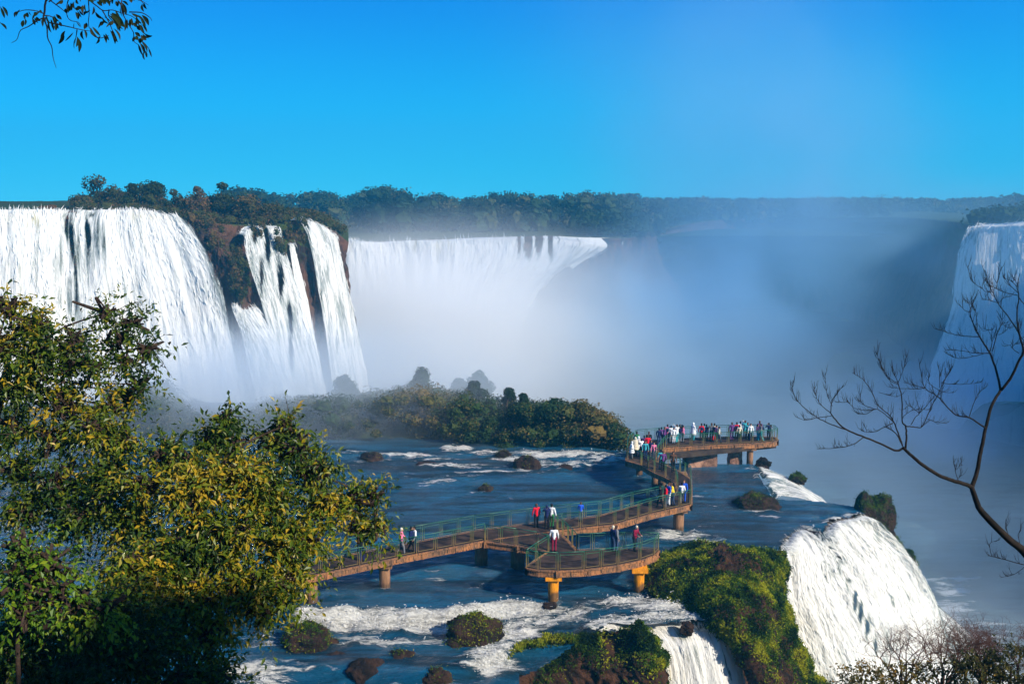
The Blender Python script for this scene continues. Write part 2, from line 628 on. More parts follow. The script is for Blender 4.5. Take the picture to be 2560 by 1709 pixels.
y1 = np.interp(PX, [500, 660, 1020, 1130, 1300, 1420, 1500], [1392, 1396, 1402, 1385, 1386, 1396, 1396]) + wob * 5
y2 = np.interp(PX, [500, 800, 900, 1000, 1100, 1200], [1490, 1496, 1520, 1500, 1476, 1450]) + wob2 * 9
fade1 = 1 - sstep(1200, 1420, PX)
H = -0.75 * sstep(0, 16, PY - y1) * fade1 - 0.6 * sstep(0, 20, PY - y2) * fade1
# the first cascade's face is white
foam = np.maximum(foam, 1.2 * fade1 * np.exp(-((PY - y1 - 9) / 14) ** 2) * sstep(640, 700, PX))
# lumps and standing waves
lump = fbm(np.stack([GX * 1.1, GY * 1.6, 0 * GX], -1), 5, 21)
ridge = 1 - 2 * np.abs(fbm(np.stack([GX * .7, GY * 1.3, 0 * GX + 4], -1), 5, 61))
H += (0.03 + 0.26 * np.clip(foam, 0, 1)) * ridge * sstep(.1, .5, foam) + (0.05 + 0.26 * np.clip(foam, 0, 1)) * lump + 0.05 * fbm(np.stack([GX * .25, GY * .9, 0 * GX], -1), 3, 5)
# bulge where water arcs towards the small front fall
H += 0.05 * (1 - 2 * np.abs(fbm(np.stack([GX * .55, GY * 1.5, 0 * GX + 9], -1), 4, 71))) + 0.10 * fbm(np.stack([GX * .18, GY * .4, 0 * GX], -1), 3, 72)
H += 0.35 * np.exp(-(((PX - 1480) / 120) ** 2 + ((PY - 1400) / 20) ** 2))

edge = [(1500, 1062), (1735, 1066), (1752, 1100), (1778, 1147), (1890, 1149), (1975, 1163), (1990, 1180), (1950, 1190), (1905, 1200), (1890, 1222), (1830, 1218), (1797, 1247),
        (1784, 1290), (1700, 1350), (1680, 1445), (1600, 1432), (1500, 1437), (1400, 1440), (1200, 1500), (1170, 1640)]
edgeW = np.array([ponz(a, b, 0)[:2] for a, b in edge])
backW = np.array([[XL, 121.0], [-30, 121], [-10, 108], [ponz(1440, 1040, 0)[0], ponz(1440, 1036, 0)[1]]])
poly = np.vstack([backW, edgeW, [[edgeW[-1][0], 43.2], [XL, 43.2]]])


def inpoly(x, y, poly):
    ins = np.zeros(x.shape, bool)
    j = len(poly) - 1
    for i in range(len(poly)):
        xi, yi = poly[i]
        xj, yj = poly[j]
        c = ((yi > y) != (yj > y)) & (x < (xj - xi) * (y - yi) / (yj - yi + 1e-12) + xi)
        ins ^= c
        j = i
    return ins


ins = inpoly(GX + wob * 0.25, GY + wob2 * 0.25, poly)
fm = ins[:-1, :-1] & ins[1:, 1:] & ins[1:, :-1] & ins[:-1, 1:]
mb = MB()
G = np.stack([GX, GY, H], -1)
mb.add(G.reshape(-1, 3), grid_quads(*GX.shape, fm)[:, ::-1][:, [3, 2, 1, 0]], foam=foam.ravel())
ri = mb.build('river', M['river'], smooth=True)
tag(ri, kind='structure')
ri['label'] = 'dark blue river with white rapids on the ledge under the walkway'


# splashes standing off the rapids
pf_ = (np.clip(foam - .55, 0, 1) * ins * (PX > 480) * (PY > 1340)).ravel()
pf2 = (np.clip(foam - .6, 0, 1) * ins * (PY < 1340)).ravel()
mbs = MB()
for pw, n_, sz_ in ((pf_, 3500, .035), (pf2, 500, .04)):
    idx = RNG.choice(len(pw), n_, p=pw / pw.sum())
    c_ = G.reshape(-1, 3)[idx] + RNG.normal(size=(n_, 3)) * np.array([.12, .12, 0])
    c_[:, 2] += np.abs(RNG.normal(size=n_)) ** 2 * .06
    a_ = RNG.normal(size=(n_, 3)) * np.array([1, .6, .5])
    a_ /= np.linalg.norm(a_, axis=1, keepdims=True)
    b_ = np.cross(a_, RNG.normal(size=(n_, 3)) * .5 + np.array([0, -.6, 1]))
    b_ /= np.linalg.norm(b_, axis=1, keepdims=True)
    z_ = (sz_ * RNG.uniform(.4, 1.6, n_))[:, None]
    mbs.add(np.stack([c_ - a_ * z_ * 1.6, c_ + b_ * z_ * .6, c_ + a_ * z_ * 1.6, c_ - b_ * z_ * .6], 1).reshape(-1, 3), np.arange(n_)[:, None] * 4 + np.array([[0, 1, 2, 3]]))
tag(mbs.build('foam', M['spray']), 'white splashes over the rapids', 'foam', kind='stuff')


def riverH(x, y):
    i = int(np.clip((y - Y0) / step, 0, H.shape[0] - 1))
    j = int(np.clip((x - XL) / step, 0, H.shape[1] - 1))
    return H[i, j]


# rock body under the river: side wall following the ledge outline, down into the gorge
E = np.vstack([backW, edgeW, [[edgeW[-1][0], 43.2]]])
seg = np.linalg.norm(np.diff(E, axis=0), axis=1)
s = np.concatenate([[0], np.cumsum(seg)])
tt = np.linspace(0, s[-1], 420)
ex, ey = np.interp(tt, s, E[:, 0]), np.interp(tt, s, E[:, 1])
zs = np.concatenate([[-0.12, -0.5], np.linspace(-1.2, -30, 50)])
nx_, ny_ = -np.gradient(ey), np.gradient(ex)
ln = np.hypot(nx_, ny_) + 1e-9
nx_, ny_ = nx_ / ln, ny_ / ln
Gx = np.repeat(ex[None], len(zs), 0)
Gy = np.repeat(ey[None], len(zs), 0)
Gz = np.repeat(zs[:, None], len(tt), 1)
ie = np.clip(((ey - Y0) / step).astype(int), 2, H.shape[0] - 3)
je = np.clip(((ex - XL) / step).astype(int), 2, H.shape[1] - 3)
He = np.min([H[np.clip(ie + a_, 0, H.shape[0] - 1), np.clip(je + b_, 0, H.shape[1] - 1)] for a_ in (-4, 0, 4) for b_ in (-4, 0, 4)], axis=0)
Gz = Gz + np.minimum(He, 0)[None]
dd = fbm(np.stack([Gx * 0.5, Gy * 0.5, Gz * 0.5], -1), 5, 40) * 0.8 * sstep(0, -4, Gz) - 1.0
mb = MB()
mb.add(np.stack([Gx - nx_ * dd * 0 + nx_ * (-0.3) * 0 + nx_ * dd, Gy + ny_ * dd, Gz], -1).reshape(-1, 3), grid_quads(len(zs), len(tt)), moss=0.0)
tag(mb.build('riverbed_cliff', M['rock'], smooth=True), kind='structure')

# water in the gorge and the land that runs to the horizon
xs2 = np.linspace(-220, 330, 180)
ys2 = np.linspace(60, 430, 140)
gx, gy = np.meshgrid(xs2, ys2)
q = proj(np.stack([gx, gy, gx * 0 - 28], -1))
fo = np.zeros_like(gx)
wb = fbm(np.stack([gx * .05, gy * .05, 0 * gx], -1), 4, 9)
for (fx, fy, rx, ry, s_) in [(2200, 1330, 90, 30, .8), (2180, 1400, 70, 30, 1), (2120, 1480, 90, 50, 1), (2260, 1460, 110, 20, .8), (2280, 1420, 80, 12, .6), (2100, 1300, 50, 20, .4), (2250, 1240, 90, 8, .35), (2180, 1360, 60, 10, .8), (2140, 1320, 40, 8, .6), (2230, 1300, 120, 6, .5), (2300, 1350, 80, 8, .5), (2080, 1250, 80, 6, .3)]:
    fo = np.maximum(fo, s_ * np.exp(-(((q[..., 0] + wb * 40 - fx) / rx) ** 2 + ((q[..., 1] + wb * 16 - fy) / ry) ** 2)))
zz = -28 + 0.5 * fbm(np.stack([gx * .12, gy * .2, 0 * gx], -1), 4, 12)
mb = MB()
mb.add(np.stack([gx, gy, zz], -1).reshape(-1, 3), grid_quads(*gx.shape), foam=fo.ravel())
tag(mb.build('gorge_water', M['gorge'], smooth=True), kind='structure')

# one land sheet to the horizon under everything
mb = MB()
gx, gy = np.meshgrid(np.linspace(-1480, 1480, 60), np.linspace(-150, 1480, 50))
mb.add(np.stack([gx, gy, gx * 0 - 29.5], -1).reshape(-1, 3), grid_quads(*gx.shape), moss=0.3)
tag(mb.build('ground', M['soil']), kind='structure')


# ================================================================ cliffs, built from rows of profile points
def rows_fix(rows):
    o_ = []
    for r in rows:
        o_.append([p if len(p) == 3 else (p[0], p[1], float(ponz(p[0], p[1], p[3])[1])) for p in r])
    return o_


def cliff(name, rows, nu, nv, amp, mat, moss_fn=None, back=0.0, freq=0.1, vstretch=0.4, seed=1, floor=None, backdrop_z=0.0):
    G = surf(rows_fix(rows), nu, nv)
    if floor is not None:      # extra rows straight down to the floor
        last = G[-1]
        ext = []
        for z in np.linspace(0, 1, 12)[1:]:
            e = last.copy()
            e[:, 2] = last[:, 2] * (1 - z) + floor * z
            ext.append(e)
        G = np.concatenate([G, np.stack(ext)])
    Nn = grid_normals(G)
    nvv = G.shape[0]
    p = G * np.array([freq, freq, freq * vstretch])
    d = fbm(p, 6, seed) * amp
    ridg = 1 - np.abs(fbm(p * 2.3 + 9, 5, seed + 9)) * 2
    d = d + ridg * amp * 0.35 + (1 - 2 * np.abs(fbm(G * np.array([5.5, 5.5, 2.2]) * freq, 5, seed + 4))) * amp * .28 + fbm(G * np.array([14, 14, 4]) * freq, 4, seed + 6) * amp * .16
    d *= sstep(0, 0.06, np.linspace(0, 1, nvv))[:, None] * 0.85 + 0.15
    G2 = G + Nn * d[..., None]
    q = proj(G2)
    ms = moss_fn(q[..., 0], q[..., 1]) if moss_fn else np.zeros(d.shape)
    if back:                   # top surface running back from the rim
        top = G2[0]
        add = []
        for t in np.linspace(1, 0, 14)[:-1] ** 1.6:
            e = top.copy()
            e[:, 1] += back * t
            e[:, 0] *= (e[:, 1] / top[:, 1])
            e[:, 2] += backdrop_z * t + 0.4 * fbm(e * 0.08, 3, 4)
            add.append(e)
        G2 = np.concatenate([np.stack(add), G2])
        ms = np.concatenate([np.full((13, nu), 1.2), ms])
    mb = MB()
    mb.add(G2.reshape(-1, 3), grid_quads(G2.shape[0], nu), moss=ms.ravel())
    o = mb.build(name, mat, smooth=True)
    return o, G2


def blobs(lst):
    def fn(x, y):
        r = np.zeros(x.shape)
        for (a, b, rx, ry, s) in lst:
            r = np.maximum(r, s * np.exp(-((x - a) / rx) ** 2 - ((y - b) / ry) ** 2)) if s > 0 else r
        for (a, b, rx, ry, s) in lst:
            if s < 0:
                r = r + s * np.exp(-((x - a) / rx) ** 2 - ((y - b) / ry) ** 2)
        return r
    return fn


# left plateau cliff, from far left to the end of the second group of falls
LC = [
    [(-140, 482, 166), (60, 483, 170), (160, 482, 174), (250, 484, 176), (330, 488, 178), (405, 497, 178), (460, 505, 176), (530, 514, 180), (620, 514, 184), (700, 502, 190), (760, 525, 196), (800, 556, 202)],
    [(-140, 560, 164), (60, 560, 167), (145, 560, 171), (240, 560, 173), (340, 560, 175), (430, 560, 174), (500, 560, 172), (555, 570, 176), (640, 570, 180), (730, 570, 187), (775, 590, 194), (806, 610, 200)],
    [(-140, 700, 161), (60, 700, 163), (150, 700, 166), (255, 700, 168), (380, 700, 170), (480, 700, 169), (550, 680, 167), (600, 700, 172), (670, 700, 176), (752, 700, 184), (800, 700, 192), (820, 720, 198)],
    [(-140, 900, 157), (60, 900, 159), (155, 900, 161), (270, 900, 163), (400, 900, 165), (520, 900, 164), (590, 900, 163), (660, 900, 167), (720, 900, 171), (790, 900, 180), (840, 900, 190), (850, 900, 196)],
]
lc, LCG = cliff('left_cliff', LC, 620, 150, 2.2, M['cliff'],
                blobs([(180, 540, 16, 90, .55), (230, 540, 18, 60, .6), (140, 560, 14, 70, .4), (520, 580, 30, 40, .3), (550, 640, 22, 70, .55), (590, 550, 30, 30, .5), (650, 560, 24, 60, .5),
                       (640, 520, 120, 14, .6), (470, 560, 40, 60, -.25), (700, 560, 20, 60, .4), (430, 500, 60, 12, .3)]), back=60, freq=0.12, seed=31, floor=-29, backdrop_z=1.5)
lc.name = 'cliff'
tag(lc, kind='structure')

# far cliff under the wide fall in the middle, running back round the gorge to the right
FC = [
    [(770, 552, 300), (860, 554, 302), (940, 551, 304), (1100, 546, 308), (1250, 541, 314), (1350, 545, 322), (1440, 546, 332), (1500, 530, 400), (1650, 505, 500), (1850, 500, 500), (2050, 498, 420), (2160, 505, 340), (2250, 518, 262), (2420, 520, 230), (2600, 520, 215)],
    [(770, 640, 298), (860, 640, 300), (940, 640, 302), (1100, 640, 305), (1250, 640, 310), (1350, 640, 318), (1440, 640, 328), (1500, 600, 395), (1650, 570, 492), (1850, 570, 492), (2050, 590, 412), (2140, 600, 332), (2215, 620, 258), (2420, 620, 226), (2600, 620, 211)],
    [(770, 860, 292), (860, 860, 294), (940, 860, 296), (1100, 860, 298), (1250, 860, 300), (1350, 860, 308), (1440, 840, 315), (1500, 760, 380), (1650, 680, 480), (1850, 680, 480), (2010, 720, 400), (2080, 800, 322), (2130, 860, 250), (2350, 860, 215), (2600, 860, 200)],
]
fc, FCG = cliff('far_cliff', FC, 260, 60, 4.0, M['cliff'], blobs([(1900, 560, 300, 80, .6), (2100, 540, 200, 40, .6)]), back=120, freq=0.04, seed=51, floor=-29, backdrop_z=1.0)
fc.name = 'cliff.001'
tag(fc, kind='structure')

# land behind the far rim, to the horizon
mb = MB()
gx, gy = np.meshgrid(np.linspace(-1480, 1480, 90), np.linspace(415, 1480, 40))
gz = 9.5 + 2.5 * fbm(np.stack([gx * .006, gy * .006, 0 * gx], -1), 3, 61)
mb.add(np.stack([gx, gy, gz], -1).reshape(-1, 3), grid_quads(*gx.shape), moss=1.2)
tag(mb.build('plateau', M['soil'], smooth=True), kind='structure')

# wooded hill beyond the right edge, added and shaped to keep sun out of the gorge
gx, gy = np.meshgrid(np.linspace(100, 420, 90), np.linspace(10, 330, 90))
r2 = ((gx - 245) / 125) ** 2 + ((gy - 125) / 95) ** 2
gz = -29 + 112 * np.exp(-r2 ** 1.3) + 14 * fbm(np.stack([gx * .03, gy * .03, 0 * gx], -1), 5, 71)
mb = MB()
mb.add(np.stack([gx, gy, gz], -1).reshape(-1, 3), grid_quads(*gx.shape), moss=0.6)
tag(mb.build('hill', M['soil'], smooth=True), kind='structure')

# slope below the viewpoint
gx, gy = np.meshgrid(np.linspace(-60, 60, 120), np.linspace(-40, 44, 80))
gz = 22.6 - 0.62 * np.clip(gy, -4, 99) - 0.004 * gx ** 2 + 0.5 * fbm(np.stack([gx * .3, gy * .3, 0 * gx], -1), 4, 81)
mb = MB()
mb.add(np.stack([gx, gy, gz], -1).reshape(-1, 3), grid_quads(*gx.shape), moss=0.3)
tag(mb.build('hillside', M['soil'], smooth=True), kind='structure')


def slopeZ(x, y):
    return 22.6 - 0.62 * max(-4, y) - 0.004 * x * x


# ================================================================ falls
def waterfall(rows, nu, nv, amp, mat, label, cover=1.0, cover_fn=None, tint_fn=None, floor=None, seed=1, su=1.0, off=0.6, nspray=8000, spsize=.3):
    G = surf(rows_fix(rows), nu, nv)
    if floor is not None:
        last, prev = G[-1], G[-4]
        dirn = (last - prev)
        dirn = dirn / (np.abs(dirn[:, 2:3]) + 1e-6)
        ext = []
        for k in np.linspace(0, 1, 14)[1:]:
            dz = (last[:, 2] - floor) * k
            e = last + dirn * dz[:, None] * np.array([0.6, 0.6, 0])
            e[:, 2] = last[:, 2] - dz
            ext.append(e)
        G = np.concatenate([G, np.stack(ext)])
    nvv = G.shape[0]
    Nn = grid_normals(G)
    flip = np.sign((Nn * (CAM - G)).sum(-1, keepdims=True).mean())
    Nn = Nn * flip
    du = np.linalg.norm(np.diff(G, axis=1), axis=-1)
    U = np.concatenate([np.zeros((nvv, 1)), np.cumsum(du, 1)], 1).mean(0)[None].repeat(nvv, 0)
    dv = np.linalg.norm(np.diff(G, axis=0), axis=-1)
    V = np.concatenate([np.zeros((1, nu)), np.cumsum(dv, 0)], 0)
    p = np.stack([U * 0.35 * su, V * 0.05 * su, 0 * U], -1)
    v01 = np.linspace(0, 1, nvv)[:, None]
    d = fbm(p, 4, seed) * amp + fbm(p * np.array([3.1, 2.5, 1]), 5, seed + 5) * amp * 0.45 + fbm(np.stack([U * 1.3, V * .5, 0 * U], -1) * su, 4, seed + 3) * amp * 0.22
    if su >= 1:
        q3 = np.stack([U * 1.1, V * .22, 0 * U], -1)
        d = d + .22 * (1 - 2 * np.abs(fbm(q3, 5, seed + 21))) * amp + .10 * amp * fbm(q3 * 3.2, 4, seed + 22)
    d = d * sstep(0, 0.12, v01) + off * sstep(0, 0.06, v01)
    G2 = G + Nn * d[..., None]
    q = proj(G2)
    cv = np.full(d.shape, float(cover))
    if cover_fn:
        wx_ = fbm(np.stack([U * .55 * su, V * .12 * su, 0 * U], -1), 5, seed + 60)
        wy_ = fbm(np.stack([U * .8 * su, V * .10 * su, 0 * U + 7], -1), 5, seed + 61)
        cv = cv - cover_fn(q[..., 0] + wx_ * 13, q[..., 1] + wy_ * 45) * (1 + .8 * wy_)
    edge_ = np.minimum(np.linspace(0, 1, nu), np.linspace(1, 0, nu))[None]
    cv = cv - 0.9 * (1 - sstep(0, 0.05, edge_ + 0 * cv))
    if su >= 1:
        cv = cv - 0.18 * (1 - sstep(0, 0.05 + 0.05 * fbm(np.stack([U * .8, 0 * U, 0 * U], -1), 3, seed + 40), v01 + 0 * cv))
    tn = tint_fn(q[..., 0], q[..., 1]) if tint_fn else np.zeros(d.shape)
    mb = MB()
    mb.add(G2.reshape(-1, 3), grid_quads(nvv, nu), uu=U.ravel(), vv=V.ravel(), cover=cv.ravel(), tint=tn.ravel(), lip=(1.0 - sstep(0, .13, v01) + 0 * cv).ravel())
    root = empty('waterfall', G2[0].mean(0), 0, label, 'waterfall')
    mb.build('curtain', mat, root, smooth=True)
    # loose strands and drops thrown off the curtain
    vis = cv[1:-1, 1:-1]
    pr = np.clip(vis - .45, .0, 1) ** 1.5 * np.where(v01[1:-1] < .12, 2.5, 1.0) * np.where(edge_[:, 1:-1] < .06, 4.0, 1.0)
    pr = pr.ravel() / pr.sum()
    n = int(nspray * (.28 if su >= 1 else .12))
    idx = RNG.choice(len(pr), n, p=pr)
    A = G2[1:-1, 1:-1].reshape(-1, 3)[idx]
    Na = Nn[1:-1, 1:-1].reshape(-1, 3)[idx]
    fl = (G2[2:, 1:-1] - G2[:-2, 1:-1]).reshape(-1, 3)[idx]
    fl /= np.linalg.norm(fl, axis=1, keepdims=True) + 1e-9
    sz = spsize * RNG.uniform(.4, 1.5, n)
    rnd = RNG.normal(size=(n, 3))
    cen = A + Na * (np.abs(RNG.normal(0, 1, n)) * spsize * .5)[:, None] + rnd * spsize * .5
    ax = fl + RNG.normal(size=(n, 3)) * .12
    ax /= np.linalg.norm(ax, axis=1, keepdims=True)
    sd_ = np.cross(ax, Na + RNG.normal(size=(n, 3)) * .4)
    sd_ /= np.linalg.norm(sd_, axis=1, keepdims=True) + 1e-9
    ln_ = sz[:, None] * RNG.uniform(.8, 4.0, (n, 1))
    wd_ = sz[:, None] * RNG.uniform(.12, .32, (n, 1))
    V_ = np.stack([cen - ax * ln_, cen + sd_ * wd_ - ax * ln_ * .1, cen + ax * ln_, cen - sd_ * wd_ + ax * ln_ * .15], 1).reshape(-1, 3)
    mb = MB()
    mb.add(V_, np.arange(n)[:, None] * 4 + np.array([[0, 1, 2, 3]]))
    tag(mb.build('spray', M['spray'], root), kind='stuff')
    return root


waterfall([
    [(-130, 481, 165), (60, 482, 169), (160, 483, 173), (250, 484, 175), (330, 487, 177), (416, 503, 177)],
    [(-130, 530, 163), (60, 530, 166.5), (148, 530, 170), (240, 530, 172), (345, 530, 174), (462, 548, 174)],
    [(-130, 620, 161.5), (60, 620, 164), (150, 620, 167), (250, 620, 169), (370, 620, 171), (516, 620, 171)],
    [(-130, 740, 159), (60, 740, 161), (150, 740, 164), (262, 740, 166), (400, 740, 168), (548, 740, 168)],
    [(-130, 920, 155), (60, 920, 157), (152, 920, 159), (272, 920, 161), (430, 920, 163), (592, 920, 162)]],
    420, 150, 1.1, M['fall'], 'broad white waterfall at the left with a dark mossy gap in its curtain', 0.90,
    blobs([(178, 640, 11, 110, .75), (165, 560, 10, 60, .62), (225, 545, 10, 60, .6), (205, 600, 9, 90, .45), (130, 590, 9, 70, .5), (240, 600, 9, 50, .5), (150, 500, 60, 9, .4), (215, 500, 14, 12, .5), (185, 770, 20, 70, .6), (250, 680, 10, 60, .4), (110, 560, 18, 60, .25), (178, 720, 10, 90, .5), (160, 690, 14, 60, .35), (205, 545, 7, 50, .75), (238, 560, 7, 55, .7), (150, 535, 8, 50, .6), (480, 620, 16, 50, .25)]),
    blobs([(40, 500, 60, 20, .8), (360, 495, 50, 10, .9), (30, 640, 60, 60, .2)]), floor=-28, seed=101, su=0.6, off=1.3, nspray=42000, spsize=.26)

waterfall([
    [(548, 536, 175), (562, 520, 178), (600, 517, 181), (640, 520, 183)],
    [(556, 600, 172.5), (585, 590, 175), (625, 590, 178), (655, 590, 180)],
    [(585, 700, 168.5), (615, 700, 171), (655, 700, 174), (690, 700, 176)],
    [(640, 900, 163), (665, 900, 165), (700, 900, 168), (742, 900, 171)]],
    160, 130, .8, M['fall'], 'narrow waterfall in slanting strands, between the broad left fall and the mossy cliff', 0.66,
    blobs([(610, 560, 7, 45, .75), (655, 560, 9, 30, .6), (640, 640, 8, 50, .6), (600, 640, 6, 50, .3), (598, 770, 16, 40, .6), (665, 780, 7, 80, .55), (585, 545, 6, 25, .5)]), floor=-28, seed=111, su=.8, off=1.0, nspray=9000, spsize=.22)

waterfall([
    [(532, 694, 168), (548, 704, 168), (564, 708, 168), (582, 702, 169)],
    [(543, 735, 167), (562, 745, 166.8), (584, 752, 167), (606, 755, 168)],
    [(560, 800, 164.5), (590, 805, 164.5), (616, 810, 165), (640, 815, 166)],
    [(585, 900, 161), (615, 900, 161), (645, 900, 162), (672, 900, 163)]],
    120, 110, .9, M['fall'], 'broken bluish cascade spilling from the foot of the mossy brown rock', 0.62, floor=-28, seed=117, su=.8, off=1.2, nspray=7000, spsize=.25)

waterfall([
    [(646, 555, 181), (652, 560, 182), (660, 556, 183)],
    [(655, 620, 179), (664, 620, 180), (676, 620, 181)],
    [(675, 740, 175), (690, 740, 176), (705, 740, 177)],
    [(700, 900, 170), (718, 900, 171), (740, 900, 172)]],
    60, 120, .5, M['fall'], 'thin white strand of falling water beside a dark green rock rib', 0.95, floor=-28, seed=115, su=.8, off=1.5, nspray=2500, spsize=.2)

waterfall([
    [(662, 503, 186), (685, 504, 189), (715, 512, 192), (745, 530, 195), (765, 545, 197)],
    [(690, 560, 184), (715, 560, 187), (742, 570, 190), (762, 580, 193), (776, 585, 195)],
    [(715, 680, 180), (740, 680, 183), (765, 690, 186), (785, 700, 189), (797, 700, 192)],
    [(745, 900, 174), (770, 900, 177), (800, 900, 180), (820, 900, 184), (836, 900, 188)]],
    160, 130, .8, M['fall'], 'curving waterfall over the last shoulder of the left cliff', 0.72,
    blobs([(700, 545, 8, 30, .5), (740, 700, 6, 90, .35), (705, 610, 7, 50, .5)]), floor=-28, seed=121, su=.8, off=1.2, nspray=9000, spsize=.24)

waterfall([
    [(782, 545, 294), (800, 550, 298), (860, 555, 300), (940, 552, 302), (1020, 549, 304), (1100, 545, 306), (1180, 543, 309), (1250, 541, 312), (1350, 545, 320), (1450, 546, 332)],
    [(784, 600, 292), (806, 600, 296), (866, 600, 298), (940, 600, 300), (1020, 600, 302), (1100, 600, 303), (1170, 600, 306), (1230, 596, 309), (1295, 586, 317), (1372, 568, 330)],
    [(790, 700, 289), (812, 700, 292), (870, 700, 294), (940, 700, 296), (1010, 700, 298), (1070, 700, 299), (1120, 700, 301), (1165, 690, 304), (1215, 670, 312), (1290, 625, 326)],
    [(795, 900, 283), (820, 900, 286), (875, 900, 288), (940, 900, 290), (1000, 900, 291), (1060, 900, 293), (1110, 900, 295), (1140, 870, 298), (1170, 830, 306), (1210, 740, 320)]],
    420, 110, 2.4, M['fall'], 'wide distant waterfall in the middle, pouring into the mist below the forest', 0.92,
    blobs([(1212, 570, 9, 34, 1.5), (1238, 562, 8, 36, 1.4), (1268, 575, 6, 26, 1.2), (1190, 570, 5, 24, .9), (1010, 590, 5, 40, .4), (950, 580, 8, 20, .4), (1110, 580, 5, 30, .3), (1300, 600, 18, 12, .4)]),
    blobs([(990, 560, 60, 20, .6)]), floor=-28, seed=131, su=.32, off=2.5, nspray=26000, spsize=.5)

waterfall([
    [(2232, 524, 250), (2262, 514, 248), (2300, 512, 240), (2349, 508, 232), (2480, 505, 224)],
    [(2196, 600, 247), (2245, 590, 244), (2290, 590, 237), (2349, 590, 229), (2480, 590, 220)],
    [(2180, 720, 242), (2235, 720, 238), (2285, 720, 231), (2349, 720, 223), (2480, 720, 214)],
    [(2120, 870, 234), (2190, 900, 228), (2260, 900, 222), (2349, 900, 213), (2480, 900, 204)]],
    240, 110, 1.8, M['fall'], 'shaded blue waterfall at the right edge behind the bare tree', 0.84,
    blobs([(2290, 560, 8, 50, .4), (2230, 560, 20, 16, .3)]), floor=-28, seed=141, su=.4, off=2.0, nspray=12000, spsize=.4)

waterfall([
    [(1784, 1292, 0, 0), (1797, 1249, 0, 0), (1830, 1219, 0, 0), (1888, 1224, 0, 0), (1906, 1202, 0, 0), (1950, 1191, 0, 0), (1992, 1181, 0, 0)],
    [(1788, 1320, 68.3), (1815, 1280, 70.0), (1858, 1256, 71.8), (1905, 1254, 72.6), (1945, 1238, 73.8), (1985, 1225, 75.3), (2022, 1222, 77.2)],
    [(1792, 1400, 67.3), (1838, 1370, 68.8), (1895, 1345, 70.6), (1950, 1330, 72.0), (2000, 1315, 73.6), (2045, 1305, 75.4), (2085, 1306, 77.8)],
    [(1825, 1500, 66.4), (1885, 1490, 67.8), (1950, 1470, 69.5), (2005, 1450, 71.2), (2055, 1430, 73.0), (2098, 1415, 75.2), (2132, 1405, 78.2)],
    [(1870, 1620, 65.8), (1935, 1615, 67.2), (2005, 1605, 68.8), (2060, 1590, 70.4), (2105, 1570, 72.4), (2140, 1550, 74.8), (2166, 1530, 78.4)]],
    520, 340, .9, M['fallnear'], 'big foaming waterfall at the lower right, dropping off the near ledge', 1.0,
    blobs([(1962, 1375, 5, 22, .95), (1976, 1400, 6, 24, 1.0), (1992, 1432, 6, 26, 1.0), (2010, 1466, 6, 30, .9), (1925, 1290, 22, 5, .7), (1898, 1272, 14, 5, .6), (2030, 1500, 7, 30, .8), (1945, 1335, 14, 8, .5), (1850, 1226, 6, 12, .5), (1925, 1300, 30, 9, .45), (1900, 1285, 22, 8, .4), (1965, 1310, 24, 8, .4), (2045, 1385, 6, 26, .5), (1815, 1440, 12, 60, .5), (1830, 1340, 8, 30, .2), (2010, 1230, 14, 20, .35), (1880, 1235, 26, 10, .3), (1930, 1220, 40, 10, .2)]),
    blobs([(1840, 1470, 50, 90, .9), (1870, 1560, 50, 60, .9), (1815, 1330, 20, 50, .4)]), floor=-28, seed=151, su=1.0, off=0.35, nspray=70000, spsize=.085)

waterfall([
    [(1336, 1440, 0, .1), (1400, 1422, 0, .2), (1460, 1410, 0, .25), (1530, 1412, 0, .2), (1600, 1424, 0, .1), (1650, 1436, 0, 0)],
    [(1420, 1462, 56.0), (1450, 1442, 56.3), (1500, 1432, 56.6), (1560, 1434, 56.7), (1620, 1446, 56.8), (1668, 1462, 57)],
    [(1486, 1500, 55.2), (1505, 1492, 55.3), (1545, 1486, 55.4), (1590, 1488, 55.6), (1645, 1495, 55.8), (1690, 1505, 56.4)],
    [(1496, 1600, 54.4), (1525, 1600, 54.4), (1568, 1600, 54.5), (1615, 1600, 54.8), (1670, 1600, 55.0), (1722, 1600, 55.8)]],
    220, 150, .35, M['fallnear'], 'small cream-tinted waterfall between two mossy rocks at the bottom', 0.98,
    blobs([(1500, 1440, 60, 14, .2), (1555, 1470, 30, 14, .35), (1600, 1500, 12, 30, .3), (1575, 1540, 10, 40, .3), (1640, 1540, 10, 40, .3), (1640, 1450, 30, 14, .3)]),
    blobs([(1520, 1540, 45, 60, 1.0), (1500, 1450, 80, 20, .5)]), floor=-24, seed=161, su=1.6, off=0.12, nspray=16000, spsize=.05)

waterfall([
    [(1733, 1070, 0, 0), (1745, 1090, 0, 0), (1760, 1120, 0, 0), (1778, 1147, 0, 0)],
    [(1775, 1084, 90.5), (1790, 1100, 88.5), (1800, 1125, 86), (1815, 1148, 84)],
    [(1825, 1108, 89.5), (1838, 1125, 87.5), (1850, 1140, 85.5), (1860, 1160, 83.5)],
    [(1880, 1140, 88.5), (1895, 1165, 86.5), (1905, 1190, 84.5), (1912, 1210, 82.5)]],
    140, 120, .35, M['fallnear'], 'small white chute of water right of the far viewing platform', 0.66,
    blobs([(1750, 1120, 20, 20, .3), (1790, 1108, 26, 6, .3)]), floor=-20, seed=171, su=1.2, off=0.15, nspray=7000, spsize=.07)

